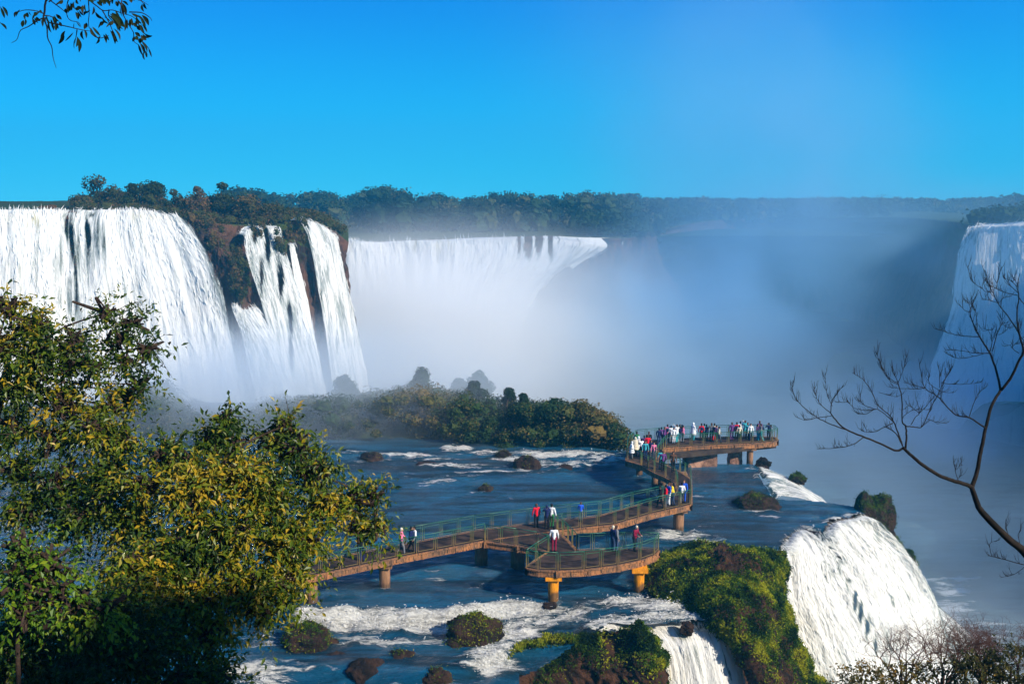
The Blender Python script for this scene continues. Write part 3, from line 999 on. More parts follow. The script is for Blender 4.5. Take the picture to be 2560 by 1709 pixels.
waterfall([
    [(1755, 1300, 66.6), (1768, 1285, 67.2), (1782, 1285, 68.0)],
    [(1764, 1350, 66.0), (1776, 1345, 66.6), (1788, 1340, 67.2)],
    [(1772, 1420, 65.4), (1788, 1420, 66.0), (1802, 1420, 66.6)],
    [(1782, 1500, 64.8), (1802, 1500, 65.4), (1822, 1500, 66.0)]],
    50, 100, .2, M['fallnear'], 'thin trickle of water down the rock left of the big lower fall', 0.62,
    None, None, floor=None, seed=181, su=2.0, off=0.5, nspray=2500, spsize=.05)
# ================================================================ foliage helpers
def unit(n):
    v = RNG.normal(size=(n, 3))
    return v / np.linalg.norm(v, axis=1, keepdims=True)


def card_quads(mb, c, nrm, axis, ln, wd, tone, bend=0.25):
    """c (n,3), nrm (n,3), axis (n,3) leaf direction; diamond shaped bent leaves"""
    n = len(c)
    a = axis / (np.linalg.norm(axis, axis=1, keepdims=True) + 1e-9)
    s = np.cross(a, nrm)
    s /= np.linalg.norm(s, axis=1, keepdims=True) + 1e-9
    u = np.cross(s, a)
    ln = np.broadcast_to(ln, (n,))[:, None]
    wd = np.broadcast_to(wd, (n,))[:, None]
    b0 = c - a * ln * 0.5
    t0 = c + a * ln * 0.5 - u * ln * bend * 0.5
    m1 = c + s * wd * 0.5 - a * ln * 0.05 + u * wd * bend
    m2 = c - s * wd * 0.5 - a * ln * 0.05 + u * wd * bend
    v = np.stack([b0, m1, t0, m2], 1).reshape(-1, 3)
    i = np.arange(n)[:, None] * 4
    q = i + np.array([[0, 1, 2, 3]])
    mb.add(v, q, tone=np.repeat(np.broadcast_to(tone, (n,)), 4))


def lobe(mb, c, r, n, size, tone=0.5, tvar=0.25, core=True, seed=0, up=0.0):
    c, r = np.asarray(c, float), np.asarray(r, float)
    d = unit(n)
    nn = vnoise(d * 2.2 + seed * 7.7 + c * 0.13, seed)
    n2 = vnoise(d * 5 + seed * 3.1, seed + 1)
    rad = (0.86 + 0.28 * nn + 0.16 * n2 + RNG.uniform(-0.12, 0.08, n))
    p = c + d * r * rad[:, None]
    nr = d + 0.7 * unit(n) + np.array([0, 0, up])
    ax = np.cross(nr, unit(n))
    t = np.clip(tone + tvar * (0.7 * n2 + RNG.normal(0, 0.35, n)), 0, 1)
    card_quads(mb, p, nr, ax, size * RNG.uniform(0.7, 1.4, n), size * RNG.uniform(0.6, 1.0, n), t)
    if core:
        th = np.linspace(0, math.pi, 7)
        ph = np.linspace(0, 2 * math.pi, 10, endpoint=False)
        T, Ph = np.meshgrid(th, ph, indexing='ij')
        dd = np.stack([np.sin(T) * np.cos(Ph), np.sin(T) * np.sin(Ph), np.cos(T)], -1).reshape(-1, 3)
        rr = 0.52 + 0.24 * vnoise(dd * 2.2 + seed * 7.7 + c * 0.13, seed)
        q = [[i * 10 + j, (i + 1) * 10 + j, (i + 1) * 10 + (j + 1) % 10, i * 10 + (j + 1) % 10] for i in range(6) for j in range(10)]
        mb.add(c + dd * r * rr[:, None], q, tone=tone)


M['bark'] = plain('bark', (0.09, 0.06, 0.04), (0.035, 0.025, 0.018), 3, 0.9, 0.1, 0.6, 0.05)
M['leaf_far'] = leaf_mat('far forest leaves', (0.006, 0.020, 0.010), (0.025, 0.05, 0.018), (0.09, 0.085, 0.03), 0.15, 0.8, 0.1)
M['leaf_hill'] = leaf_mat('hilltop leaves', (0.010, 0.025, 0.008), (0.045, 0.050, 0.012), (0.17, 0.085, 0.035), 0.2, 0.8, 0.1)
M['leaf_isle'] = leaf_mat('island leaves', (0.008, 0.028, 0.010), (0.032, 0.062, 0.016), (0.15, 0.105, 0.03), 0.2, 0.8, 0.1)
M['moss'] = leaf_mat('moss and grass', (0.008, 0.024, 0.002), (0.065, 0.130, 0.004), (0.32, 0.32, 0.008), 0.3, 0.8, 0.1)

# ---------------------------------------------------------------- far forest as one wood
mb = MB()
rg = np.random.default_rng(5)
rows_f = []
for k in range(430):
    px = rg.uniform(520, 1520)
    yy = rg.uniform(352, 520)
    rows_f.append((px, yy))
for k in range(560):
    rows_f.append((rg.uniform(1430, 2500), rg.uniform(505, 560) if k % 2 else rg.uniform(560, 900)))
for (px, yy) in rows_f:
    x = pat(px, 500, yy)[0]
    if px < 1460:
        base = 10.5 + (yy - 352) * 0.02
        top = 26.6 + 1.6 * vnoise(np.array([px * .02, 3., 1.])) * 1.5 + rg.uniform(-4, 2.0) - 0.012 * max(0, px - 900) * .3
        top += (yy > 440) * 1.0
    else:
        base = 10
        top = 25 - (yy - 520) * 0.0 + rg.uniform(-2.5, .6) + 6 * sstep(2230, 2450, px) * (yy < 640)
    h = top - base
    cw = rg.uniform(3.2, 6.5)
    s = 1.15 if yy < 520 else 2.2
    tn = float(np.clip(0.35 + 0.3 * vnoise(np.array([px * .013, yy * .02, 2.])) + rg.normal(0, .25), 0, 1))
    lobe(mb, (x, yy, top - cw * .6), (cw, cw, cw * 0.62), 46, s, tn, 0.35, True, rg.integers(999))
    lobe(mb, (x + rg.uniform(-3, 3), yy - 2, base + h * .42), (cw * 1.1, cw, h * .40), 46, s, tn * .9, 0.35, True, rg.integers(999))
# skirts along the right far rim
for k in range(300):
    i = rg.integers(95, 259)
    p = FCG[13, i] + rg.normal(0, 2.0, 3) * np.array([1, 1, 0])
    cw = rg.uniform(2.5, 5)
    if 2050 < proj(p)[0] < 2700:
        continue
    lobe(mb, p + np.array([0, rg.uniform(4, 20), cw * .5 + rg.uniform(0, 5)]), (cw, cw, cw * .8), 40, 1.3, 0.35, 0.3, True, rg.integers(999))
# trees on top, behind the right fall
for k in range(90):
    px, yy = rg.uniform(2240, 2600), rg.uniform(270, 330)
    x = pat(px, 500, yy)[0]
    cw = rg.uniform(3, 5)
    lobe(mb, (x, yy, rg.uniform(18, 20.5) + 5 * sstep(2300, 2440, px) * rg.uniform(.3, 1)), (cw, cw, cw * .7), 50, 1.1, 0.35, 0.3, True, rg.integers(999))
f = mb.build('forest', M['leaf_far'])
tag(f, 'hazy forest wall of rounded crowns beyond the far falls', 'forest', kind='stuff')

# trees that stand above the hill on the right (out of frame, added for shade) as one wood
mb = MB()
for k in range(160):
    a, b = rg.uniform(0, 2 * math.pi), rg.uniform(0, 1) ** .5
    x, y = 245 + math.cos(a) * b * 105, 125 + math.sin(a) * b * 80
    r_ = ((x - 245) / 125) ** 2 + ((y - 125) / 95) ** 2
    z = -29 + 112 * math.exp(-r_ ** 1.3)
    if proj(np.array([x, y, z + 5]))[0] < 2420:
        continue
    lobe(mb, (x, y, z + 3), (6, 6, 5), 40, 2.2, 0.35, .3, True, rg.integers(999))
tag(mb.build('forest', M['leaf_far']), 'forest on the hill beyond the right edge', 'forest', kind='stuff')


# ---------------------------------------------------------------- individual middle-distance trees
def mid_tree(px, ytop, ybase, Y, wid, label, mat, tone, lobes=5, n=170, size=0.42, group=None, cat='tree', name='tree', trunk=True, flat=0.6, open_=False, tvar=.3, dome=False):
    top, base = pat(px, ytop, Y), pat(px, ybase, Y)
    h = top[2] - base[2]
    W_ = wid * Y / (2349 * 35 / 36.)
    root = empty(name, base, 0, label, cat, group)
    rg_ = np.random.default_rng(int(px * 7 + ytop))
    mb, tb = MB(), MB()
    hub = base + np.array([0, 0, h * 0.35])
    tb.tube([base - [0, 0, .8], base + [0, 0, h * .2], hub], [h * .035 + .08, h * .03 + .05, h * .025 + .04], 6)
    for k in range(lobes):
        a = rg_.uniform(0, 2 * math.pi)
        rr = rg_.uniform(0.15, 0.72) * W_ / 2 * (1.25 - .5 * k / lobes)
        zz = rg_.uniform(0.22, 0.80) if k else 0.84
        if k == 0:
            rr *= 0.2
        c = base + np.array([math.cos(a) * rr, math.sin(a) * rr * .8, h * zz])
        if dome:
            zz = .90 - .55 * k / lobes
            rr = W_ * (.04 + .50 * k / lobes) * rg_.uniform(.5, 1.1)
            c = base + np.array([math.cos(a) * rr, math.sin(a) * rr * .8, h * zz])
        lr = W_ * (rg_.uniform(0.20, 0.36) if not dome else .22 + .16 * k / lobes + rg_.uniform(-.03, .05)) * (0.75 if open_ else 1)
        lz = min(lr * flat * 1.3, h * 0.26)
        c[2] = min(c[2], top[2] - lz)
        lobe(mb, c, (lr, lr, lz), n, size, tone + rg_.uniform(-.12, .12), tvar, not open_, int(rg_.integers(999)))
        tb.tube(spline([hub, (hub + c) / 2 + rg_.normal(0, .2, 3), c], 5), np.linspace(h * .02 + .03, .03, 5), 5)
    tb.build('trunk', M['bark'], root)
    mb.build('crown', mat, root)
    return root


HG = 'trees on the ridge above the left falls'
mid_tree(232, 400, 492, 186, 92, 'tallest thin-leaved tree on the ridge over the left waterfall', M['leaf_hill'], .42, 9, 120, .45, HG, open_=True)
mid_tree(262, 424, 496, 184, 60, 'brownish tree pressed against the tallest ridge tree', M['leaf_hill'], .55, 6, 120, .4, HG)
mid_tree(190, 446, 488, 186, 70, 'low bush sloping down left of the tallest ridge tree', M['leaf_hill'], .5, 6, 120, .4, HG, 'bush', 'bush')
mid_tree(312, 416, 494, 188, 52, 'dark round tree with a narrow gap of sky on its left', M['leaf_hill'], .2, 6, 140, .4, HG)
mid_tree(352, 410, 496, 186, 78, 'widest dark domed tree of the left ridge', M['leaf_hill'], .22, 8, 150, .42, HG)
mid_tree(402, 430, 500, 184, 56, 'small spiky tree right of the dark domed tree', M['leaf_hill'], .4, 6, 110, .38, HG, open_=True)
mid_tree(455, 420, 506, 182, 58, 'reddish half-bare tree at the middle of the ridge', M['leaf_hill'], .75, 7, 110, .36, HG, open_=True)
mid_tree(516, 412, 505, 186, 66, 'umbrella-shaped tree on the ridge above the brown rock', M['leaf_hill'], .3, 6, 150, .42, HG, flat=.45)
mid_tree(560, 442, 510, 184, 78, 'brown bushy tree right of the umbrella-shaped tree', M['leaf_hill'], .62, 7, 130, .42, HG)
mid_tree(618, 468, 515, 186, 74, 'low brown bush where the ridge meets the distant forest', M['leaf_hill'], .55, 6, 130, .4, HG, 'bush', 'bush')
mid_tree(680, 476, 512, 192, 80, 'low grey-green bush above the slanting strands of water', M['leaf_hill'], .4, 6, 130, .4, HG, 'bush', 'bush')
mid_tree(745, 500, 540, 198, 60, 'last low bush of the left ridge over the curving fall', M['leaf_hill'], .4, 5, 120, .4, HG, 'bush', 'bush')
mid_tree(118, 470, 488, 178, 46, 'small yellow-brown bush alone on the rim of the left fall', M['leaf_hill'], .85, 4, 110, .34, HG, 'bush', 'bush')
mid_tree(20, 478, 490, 250, 90, 'flat dark bush line at the far left skyline', M['leaf_hill'], .2, 5, 120, .5, HG, 'bush', 'bush')

mb = MB()
for k in range(170):
    px = rg.uniform(150, 780)
    i = np.argmin(np.abs(proj(LCG[13])[:, 0] - px))
    p = LCG[13, i] + np.array([0, rg.uniform(-.5, 9), 0])
    q = rg.uniform(.7, 1.5)
    if px < 420 and p[1] < LCG[13, i][1] + 3:
        p[1] += 4
    lobe(mb, p + [0, 0, q * .5], (q * 1.5, q * 1.3, q), 60, .34, .5, .45, True, rg.integers(999))
for k in range(130):
    px = rg.uniform(165, 760)
    i = np.argmin(np.abs(proj(LCG[13])[:, 0] - px))
    top_ = np.interp(px, [165, 200, 260, 420, 560, 640, 720, 760], [478, 462, 450, 458, 455, 478, 500, 520])
    yy_ = LCG[13, i, 1] + rg.uniform(6, 16)
    p = pat(px, top_ + rg.uniform(0, 40), yy_)
    q = rg.uniform(1.0, 2.2)
    lobe(mb, p, (q * 1.2, q, q), 120, .4, float(np.clip(.35 + .35 * vnoise(np.array([px * .03, 1., 2.])) + rg.normal(0, .15), 0, 1)), .45, True, rg.integers(999))
# bushes and hanging plants over the brown shoulder of the cliff
for (a, b, ya, rx, n_) in [(470, 515, 175.5, 30, 14), (500, 560, 173.5, 26, 12), (545, 640, 169, 16, 16), (540, 590, 171, 18, 10), (590, 535, 178, 22, 10), (655, 530, 182, 24, 10), (695, 530, 186, 18, 9), (640, 560, 179, 12, 8), (560, 665, 168, 10, 6)]:
    for k in range(n_):
        p = pat(a + rg.normal(0, rx * .5), b + rg.normal(0, 16), ya - .6)
        q = rg.uniform(.5, 1.1)
        lobe(mb, p, (q, q * .7, q * 1.3), 50, .3, rg.uniform(.25, .75), .4, True, rg.integers(999))
for k in range(70):
    a = rg.choice([138, 168, 178, 208, 228, 236]) + rg.normal(0, 3.5)
    b = rg.uniform(486, 640) if a < 215 else rg.uniform(486, 590)
    ii = np.argmin(((proj(LCG[13:90]) - np.array([a, b])) ** 2).sum(-1))
    p = LCG[13:90].reshape(-1, 3)[ii] + np.array([.3, -2.6, 0])
    q = rg.uniform(.3, .75)
    lobe(mb, p, (q * .8, q * .6, q * 1.7), 40, .26, rg.uniform(.15, .6), .4, True, rg.integers(999))
tag(mb.build('undergrowth', M['leaf_hill']), 'brown and green scrub along the rim of the left cliff', 'scrub', kind='stuff')

# ---------------------------------------------------------------- bushy island behind the river
gx, gy = np.meshgrid(np.linspace(-62, 14, 160), np.linspace(96, 134, 90))
q = proj(np.stack([gx, gy, gx * 0], -1))
prof = np.interp(q[..., 0], [300, 360, 430, 560, 700, 900, 1100, 1250, 1330, 1400], [1.2, 1.2, 1.0, 1.2, 1.4, 1.6, 1.6, 1.4, .9, -.6])
fy = np.interp(gx, [-62, -30, -10, 12], [104.5, 101.5, 99.2, 97.0])
gz = -0.8 + prof * sstep(0, 6, gy - fy) * (1 - sstep(0, 8, gy - fy - 10) * 1.0) + 0.3 * fbm(np.stack([gx * .4, gy * .4, 0 * gx], -1), 4, 91)
gz = np.where(gy > fy + 18, gz - (gy - fy - 18) * 3, gz)
mb = MB()
keep = ((gy - fy < 14) & (q[..., 0] < 1405))[:-1, :-1]
mb.add(np.stack([gx, gy, gz], -1).reshape(-1, 3), grid_quads(*gx.shape, keep), moss=0.5)
tag(mb.build('island', M['soil'], smooth=True), kind='structure')
rg = np.random.default_rng(77)
mb = MB()
PX_ = [340, 430, 500, 560, 640, 700, 780, 880, 960, 1040, 1120, 1200, 1280, 1340, 1380, 1425, 1442]
PT_ = [880, 930, 942, 938, 912, 905, 900, 888, 880, 890, 905, 915, 916, 922, 950, 975, 1010]
for k in range(760):
    px = rg.uniform(250, 1438)
    yb = rg.uniform(0, 1)
    Yf = float(np.interp(px, [430, 800, 1100, 1440], [103.5, 100.8, 98.8, 97]))
    Y = Yf + yb * 15
    top = np.interp(px, PX_, PT_)
    base = float(np.interp(Y, [Yf, Yf + 15], [1030, 935])) if px < 1400 else 1020
    y_ = top + (base - top) * rg.uniform(0.05, 1.0) * (1 - yb * .75) + 14
    y_ = min(y_, 1030)
    p = pat(px, y_, Y)
    r_ = rg.uniform(.45, 1.6)
    red = math.exp(-((px - 960) / 60) ** 2) * (y_ > 900) * .5 + math.exp(-((px - 1360) / 60) ** 2) * .45 - .1 * (px < 800)
    tn = float(np.clip(.42 + red + rg.normal(0, .12), 0, 1))
    lobe(mb, p, (r_ * 1.2, r_, r_ * rg.uniform(.6, .95)), 170, .24, tn, .5, True, rg.integers(999))
tag(mb.build('undergrowth', M['leaf_isle']), 'dense mixed bushes covering the low island behind the river', 'bushes', kind='stuff')
IG = 'trees standing up from the bushy island'
mid_tree(790, 858, 1000, 112, 76, 'grey misty tree with a domed head at the left part of the island', M['leaf_isle'], .25, 12, 260, .3, IG, flat=.9, dome=True)
mid_tree(968, 842, 990, 110, 62, 'tallest egg-shaped tree on the island', M['leaf_isle'], .35, 14, 260, .3, IG, flat=1.0, dome=True)
mid_tree(1052, 866, 960, 122, 66, 'pale tree almost lost in the mist behind the tallest island tree', M['leaf_isle'], .4, 10, 240, .3, IG, dome=True)
mid_tree(1098, 850, 950, 126, 60, 'faint tree in mist at the back of the island', M['leaf_isle'], .4, 10, 240, .3, IG, dome=True)
mid_tree(1090, 872, 980, 106, 62, 'dark round tree left of the small cleft in the island skyline', M['leaf_isle'], .15, 12, 240, .28, IG, dome=True)
mid_tree(1168, 886, 1000, 103.5, 46, 'dark narrow tree rising above the island bushes on a thin stem', M['leaf_isle'], .08, 9, 240, .26, IG, dome=True)
mid_tree(1200, 898, 1005, 103, 40, 'small dark tree just right of the dark narrow tree', M['leaf_isle'], .1, 8, 240, .26, IG, dome=True)
mid_tree(1268, 908, 1010, 102, 70, 'spreading bush at the top of the green island end', M['leaf_isle'], .3, 6, 260, .26, IG, 'bush', 'bush')
mid_tree(1330, 914, 1015, 100.5, 90, 'sunlit yellow-brown bush crowning the right end of the island', M['leaf_isle'], .8, 8, 280, .26, IG, 'bush', 'bush')
mid_tree(1405, 968, 1034, 99, 64, 'dark green bush at the island tip beside the viewing platform', M['leaf_isle'], .3, 7, 280, .26, IG, 'bush', 'bush')
mid_tree(1120, 1004, 1044, 101, 60, 'low bush at the waterline between two white rapids', M['leaf_isle'], .5, 5, 200, .26, IG, 'bush', 'bush')
mid_tree(365, 872, 960, 133, 110, 'peaked clump of trees fading into mist behind the leafy tree', M['leaf_isle'], .3, 8, 260, .36, IG, flat=.9)
mid_tree(450, 915, 970, 130, 110, 'lower misty clump right of the peaked clump', M['leaf_isle'], .3, 7, 240, .36, IG)
mid_tree(640, 903, 990, 120, 110, 'low grey clump of trees at the misty left end of the island', M['leaf_isle'], .3, 7, 260, .32, IG)

# ---------------------------------------------------------------- rocks in and beside the river
def rock_verts(c, r, seed, nu=64, nv=40, amp=.5, boxy=0.3):
    th = np.linspace(0.001, math.pi - .001, nv)
    ph = np.linspace(0, 2 * math.pi, nu, endpoint=False)
    T, Ph = np.meshgrid(th, ph, indexing='ij')
    d = np.stack([np.sin(T) * np.cos(Ph), np.sin(T) * np.sin(Ph), np.cos(T)], -1)
    bx = 1 / (np.abs(d) ** 4).sum(-1) ** .25
    rr = (1 - boxy) + boxy * bx + amp * fbm(d * 1.6 + seed * 3.3, 5, seed) + .18 * (1 - 2 * np.abs(fbm(d * 3.5 + seed, 4, seed + 2)))
    v = np.asarray(c) + d * np.asarray(r) * rr[..., None]
    q = [[i * nu + j, (i + 1) * nu + j, (i + 1) * nu + (j + 1) % nu, i * nu + (j + 1) % nu] for i in range(nv - 1) for j in range(nu)]
    return v, q


def rock(px, pyb, wid, hgt, label, moss=0.0, seed=1, z=0.0, tufts=0, Y=None, cat='rock', dep=.8, mat=None, tone=.5, boxy=.3, amp=.5):
    b = ponz(px, pyb, z) if Y is None else pat(px, pyb, Y)
    s_ = b[1] / (2349 * 35 / 36.)
    w_, h_ = wid * s_, hgt * s_
    root = empty('river_rock' if Y is None else 'rock', b, 0, label, cat)
    v, q = rock_verts(b + np.array([0, w_ * .3, 0]), (w_ / 2, w_ / 2 * dep, h_), seed, boxy=boxy, amp=amp)
    mb = MB()
    mb.add(v.reshape(-1, 3), q, moss=moss)
    mb.build('stone', mat or M['boulder'], root, smooth=True)
    if tufts:
        vv = v.reshape(-1, 3)
        nrm = vv - (b + np.array([0, w_ * .3, -h_ * .3]))
        nrm /= np.linalg.norm(nrm, axis=1, keepdims=True)
        ok = np.where((nrm[:, 2] > .25) & (vv[:, 2] > b[2] + h_ * .1))[0]
        mb = MB()
        idx = RNG.choice(ok, tufts)
        c = vv[idx] + RNG.normal(0, .08, (tufts, 3)) + nrm[idx] * .03
        card_quads(mb, c, nrm[idx] + .8 * unit(tufts), unit(tufts) + [0, 0, .2], RNG.uniform(.08, .22, tufts), RNG.uniform(.03, .08, tufts),
                   np.clip(tone + .35 * vnoise(c * .9, seed) + RNG.normal(0, .15, tufts), 0, 1))
        tag(mb.build('moss', M['moss'], root), kind='stuff')
    return root


rock(1087, 1478, 116, 52, 'big brown boulder with green moss in the white rapids', .05, 3, -.75, 1400)
rock(700, 1492, 110, 44, 'mossy rock at the left end of the rapids under the leafy tree', .2, 4, -.75, 1400)
rock(1208, 1078, 56, 24, 'dark double-humped rock in the far rapids before the island', .0, 5, 0, 150)
rock(1155, 1052, 34, 16, 'small dark rock nearest the island in the far rapids', .1, 6, 0, 100)
rock(1297, 1078, 30, 10, 'flat dark rock in the white water left of the platform', 0, 7)
rock(1114, 1128, 30, 14, 'small lone rock with grass on top in the blue water', .2, 8, 0, 120)
rock(1578, 1446, 30, 14, 'small red-brown rock at the lip of the little front fall', -.3, 19, -.1, boxy=.1, amp=.7)
rock(1742, 1168, 92, 24, 'long low rock with dark bushes right of the platform piers', .25, 10, 0, 900, tone=.3)
rock(1753, 1068, 30, 13, 'small brown rock on the edge of the ledge beyond the platform', -.1, 11, boxy=.0, amp=.9)
rock(975, 1068, 40, 6, 'thin dark rock breaking the water in the misty rapids', -.2, 12)
rock(850, 1056, 50, 14, 'low grey rock in the misty rapids at the left', -.1, 13, 0, 60)
rock(838, 1562, 90, 34, 'black wet rock at the bottom of the rapids', -.5, 14, -1.35)
rock(920, 1520, 60, 22, 'dark rock with a tuft of moss in the lower rapids', -.2, 15, -1.1, 60)
rock(1050, 1502, 56, 20, 'green-black rock below the big boulder', -.1, 16, -1.1, 120)
rock(1000, 1570, 70, 26, 'wet dark rock with grass at the very bottom of the rapids', -.3, 17, -1.35, 120)
rock(770, 1520, 60, 18, 'low dark rock left in the lower rapids', -.4, 18, -1.2)
rock(1190, 1066, 24, 10, 'tiny rock touching the dark double-humped rock', -.2, 19)
rock(1833, 1102, 36, 13, 'small green rock beside the white chute', .4, 20, Y=88.5, tufts=700, boxy=.0, amp=.9)
rock(1445, 1382, 34, 7, 'wet black rock awash left of the right orange pier', -.5, 21)
rock(1505, 1368, 30, 9, 'wet dark rock against the foot of the mossy mound', -.4, 22)
rock(1262, 1392, 30, 7, 'wet rock under the foam beside the left orange pier', -.5, 23)

# green rocks along the right side of the big fall
GR = 'green rock humps along the right edge of the big fall'
for i_, (a, b, w_, h_, Y_, lb) in enumerate([(2012, 1225, 86, 78, 77.6, 'tall dark green rock hump at the top right of the big fall'), (2050, 1282, 52, 44, 78.6, 'bright green rock hump halfway down beside the big fall'),
                                              (2082, 1325, 44, 52, 79.6, 'brown-green rock hump lowest beside the big fall')]):
    r_ = rock(a, b, w_, h_, lb, .45, 30 + i_, Y=Y_, tufts=3500, dep=.7, tone=(.35, .6, .45)[i_], boxy=.0, amp=.6)
    r_['group'] = GR


# mossy cliffs between the lower falls
def tufted(name, rows, nu, nv, amp, label, seed, n, moss_base=.3, tone_fn=None, size=(.08, .26), freq=.45, floor=None, hang=.5, extra=None):
    G = surf(rows_fix(rows), nu, nv)
    if floor is not None:
        last = G[-1]
        ext = []
        for z in np.linspace(0, 1, 10)[1:]:
            e = last.copy()
            e[:, 2] = last[:, 2] * (1 - z) + floor * z
            ext.append(e)
        G = np.concatenate([G, np.stack(ext)])
    Nn = grid_normals(G)
    Nn *= np.sign((Nn * (CAM - G)).sum(-1).mean())
    p = G * freq
    d = fbm(p, 5, seed) * amp + (1 - np.abs(fbm(p * 2.2, 4, seed + 3)) * 2) * amp * .5 + (1 - np.abs(fbm(p * 3.2, 5, seed + 5)) * 2) * .32
    G = G + Nn * d[..., None]
    Nn = grid_normals(G)
    Nn *= np.sign((Nn * (CAM - G)).sum(-1).mean())
    root = empty(name, G.reshape(-1, 3).mean(0), 0, label, 'rock')
    mk = fbm(G * .35, 4, seed + 7) + moss_base
    mb = MB()
    mb.add(G.reshape(-1, 3), grid_quads(G.shape[0], nu), moss=np.clip(mk * .8, -.5, .8).ravel())
    mb.build('stone', M['rock'], root, smooth=True)
    vis = mk[: nv - 1].ravel()
    V = G[: nv - 1].reshape(-1, 3)
    Nf = Nn[: nv - 1].reshape(-1, 3)
    pr = np.clip(vis + .12, 0.005, 1)
    idx = RNG.choice(len(V), n, p=pr / pr.sum())
    c = V[idx] + RNG.normal(0, .09, (n, 3)) + Nf[idx] * RNG.uniform(0, .10, n)[:, None]
    ax = unit(n) * .8 + np.array([0, 0, -1.0]) * hang + Nf[idx] * .4
    s1 = RNG.uniform(size[0], size[1], n)
    cl = fbm(c * .9, 3, seed + 11)
    tn = np.clip(.45 + 1.5 * cl + RNG.normal(0, .15, n), 0, 1)
    mb = MB()
    card_quads(mb, c, Nf[idx] + .9 * unit(n), ax, s1, s1 * RNG.uniform(.22, .45, n), tn, .3)
    if extra:
        for (a, b, Y_, r0) in extra:
            lobe(mb, pat(a, b + 8, Y_), (r0 * .8, r0 * .8, r0 * .5), 260, .13, .45, .5, True, int(a))
    tag(mb.build('moss', M['moss'], root), kind='stuff')
    return root


tufted('mossy_rock', [
    [(1500, 1332, 0, -.3), (1530, 1300, 0, .1), (1590, 1276, 0, .3), (1680, 1270, 0, .3), (1740, 1280, 0, .2), (1788, 1292, 0, -.2)],
    [(1490, 1354, 0, -.2), (1560, 1312, 0, 1.0), (1620, 1288, 0, 1.5), (1690, 1284, 0, 1.5), (1745, 1300, 0, 1.0), (1790, 1335, 0, -.6)],
    [(1545, 1396, 0, -.2), (1590, 1370, 0, .8), (1650, 1345, 0, 1.3), (1710, 1345, 0, 1.1), (1755, 1372, 0, .2), (1797, 1402, 0, -1.6)],
    [(1662, 1446, 0, -.4), (1685, 1434, 0, .3), (1705, 1425, 0, .3), (1745, 1438, 0, -.4), (1785, 1462, 0, -2.0), (1828, 1500, 0, -4.4)],
    [(1755, 1600, 0, -3.9), (1768, 1600, 0, -3.6), (1782, 1600, 0, -3.7), (1806, 1600, 0, -4.6), (1840, 1600, 0, -6), (1885, 1610, 0, -7.5)]],
    150, 170, .8, 'large grassy mossy rock mound between the two lower waterfalls', 201, 100000, .16, floor=-22,
    extra=[(1540, 1300, 66.2, .8), (1590, 1272, 67.2, .9), (1640, 1268, 67.5, .8), (1700, 1272, 67.4, .9), (1765, 1280, 66.9, .7), (1775, 1330, 66.3, .6), (1812, 1500, 64.2, .9), (1830, 1540, 63.6, .8), (1835, 1480, 64.6, .6), (1610, 1300, 65.6, .7), (1660, 1310, 65.4, .7)])
tufted('mossy_rock', [
    [(1088, 1540, 0, -1.6), (1160, 1478, 0, -.6), (1210, 1462, 0, -.3), (1300, 1450, 0, .1), (1400, 1440, 0, .3), (1440, 1432, 0, .6), (1475, 1425, 0, .7), (1505, 1470, 0, .2)],
    [(1085, 1560, 55.2), (1165, 1500, 55), (1215, 1484, 55.2), (1300, 1472, 55.2), (1400, 1464, 55.2), (1442, 1456, 55), (1485, 1455, 55), (1500, 1490, 54.9)],
    [(1083, 1590, 54.8), (1170, 1540, 54.4), (1220, 1525, 54.5), (1300, 1518, 54.5), (1400, 1510, 54.5), (1450, 1505, 54.4), (1490, 1510, 54.4), (1508, 1530, 54.6)],
    [(1080, 1640, 54.4), (1170, 1640, 53.7), (1230, 1640, 53.8), (1300, 1640, 53.8), (1400, 1640, 53.8), (1460, 1640, 53.7), (1505, 1640, 53.8), (1525, 1640, 54.2)]],
    180, 130, .75, 'brown rock wall with hanging green moss at the bottom centre', 231, 50000, .12, floor=-20,
    extra=[(1200, 1466, 55.5, .55), (1262, 1470, 55.3, .5), (1340, 1452, 55.6, .6), (1440, 1442, 55.8, .75), (1475, 1440, 55.6, .8), (1500, 1462, 55.2, .7), (1160, 1490, 55.2, .45)])

# rocks low between trickle and big fall
rock(1835, 1545, 66, 44, 'dark mossy rock at the foot of the thin trickle', .3, 50, Y=64.4, tufts=1500)
rock(1870, 1600, 60, 40, 'round green rock at the bottom edge beside the big fall', .4, 51, Y=64.0, tufts=1500)
# ================================================================ walkways
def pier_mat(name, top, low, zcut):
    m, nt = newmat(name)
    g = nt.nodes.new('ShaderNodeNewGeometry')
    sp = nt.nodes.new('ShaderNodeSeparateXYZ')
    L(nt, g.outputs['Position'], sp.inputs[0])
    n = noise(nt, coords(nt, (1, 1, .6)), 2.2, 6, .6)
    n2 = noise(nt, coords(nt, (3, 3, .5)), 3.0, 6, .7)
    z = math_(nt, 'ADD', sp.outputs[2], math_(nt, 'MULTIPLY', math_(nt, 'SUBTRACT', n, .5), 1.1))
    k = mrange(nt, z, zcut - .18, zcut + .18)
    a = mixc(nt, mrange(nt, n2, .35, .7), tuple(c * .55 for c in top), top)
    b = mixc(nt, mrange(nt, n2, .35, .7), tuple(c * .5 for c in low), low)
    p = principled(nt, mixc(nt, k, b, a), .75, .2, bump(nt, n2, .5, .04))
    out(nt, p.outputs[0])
    return m


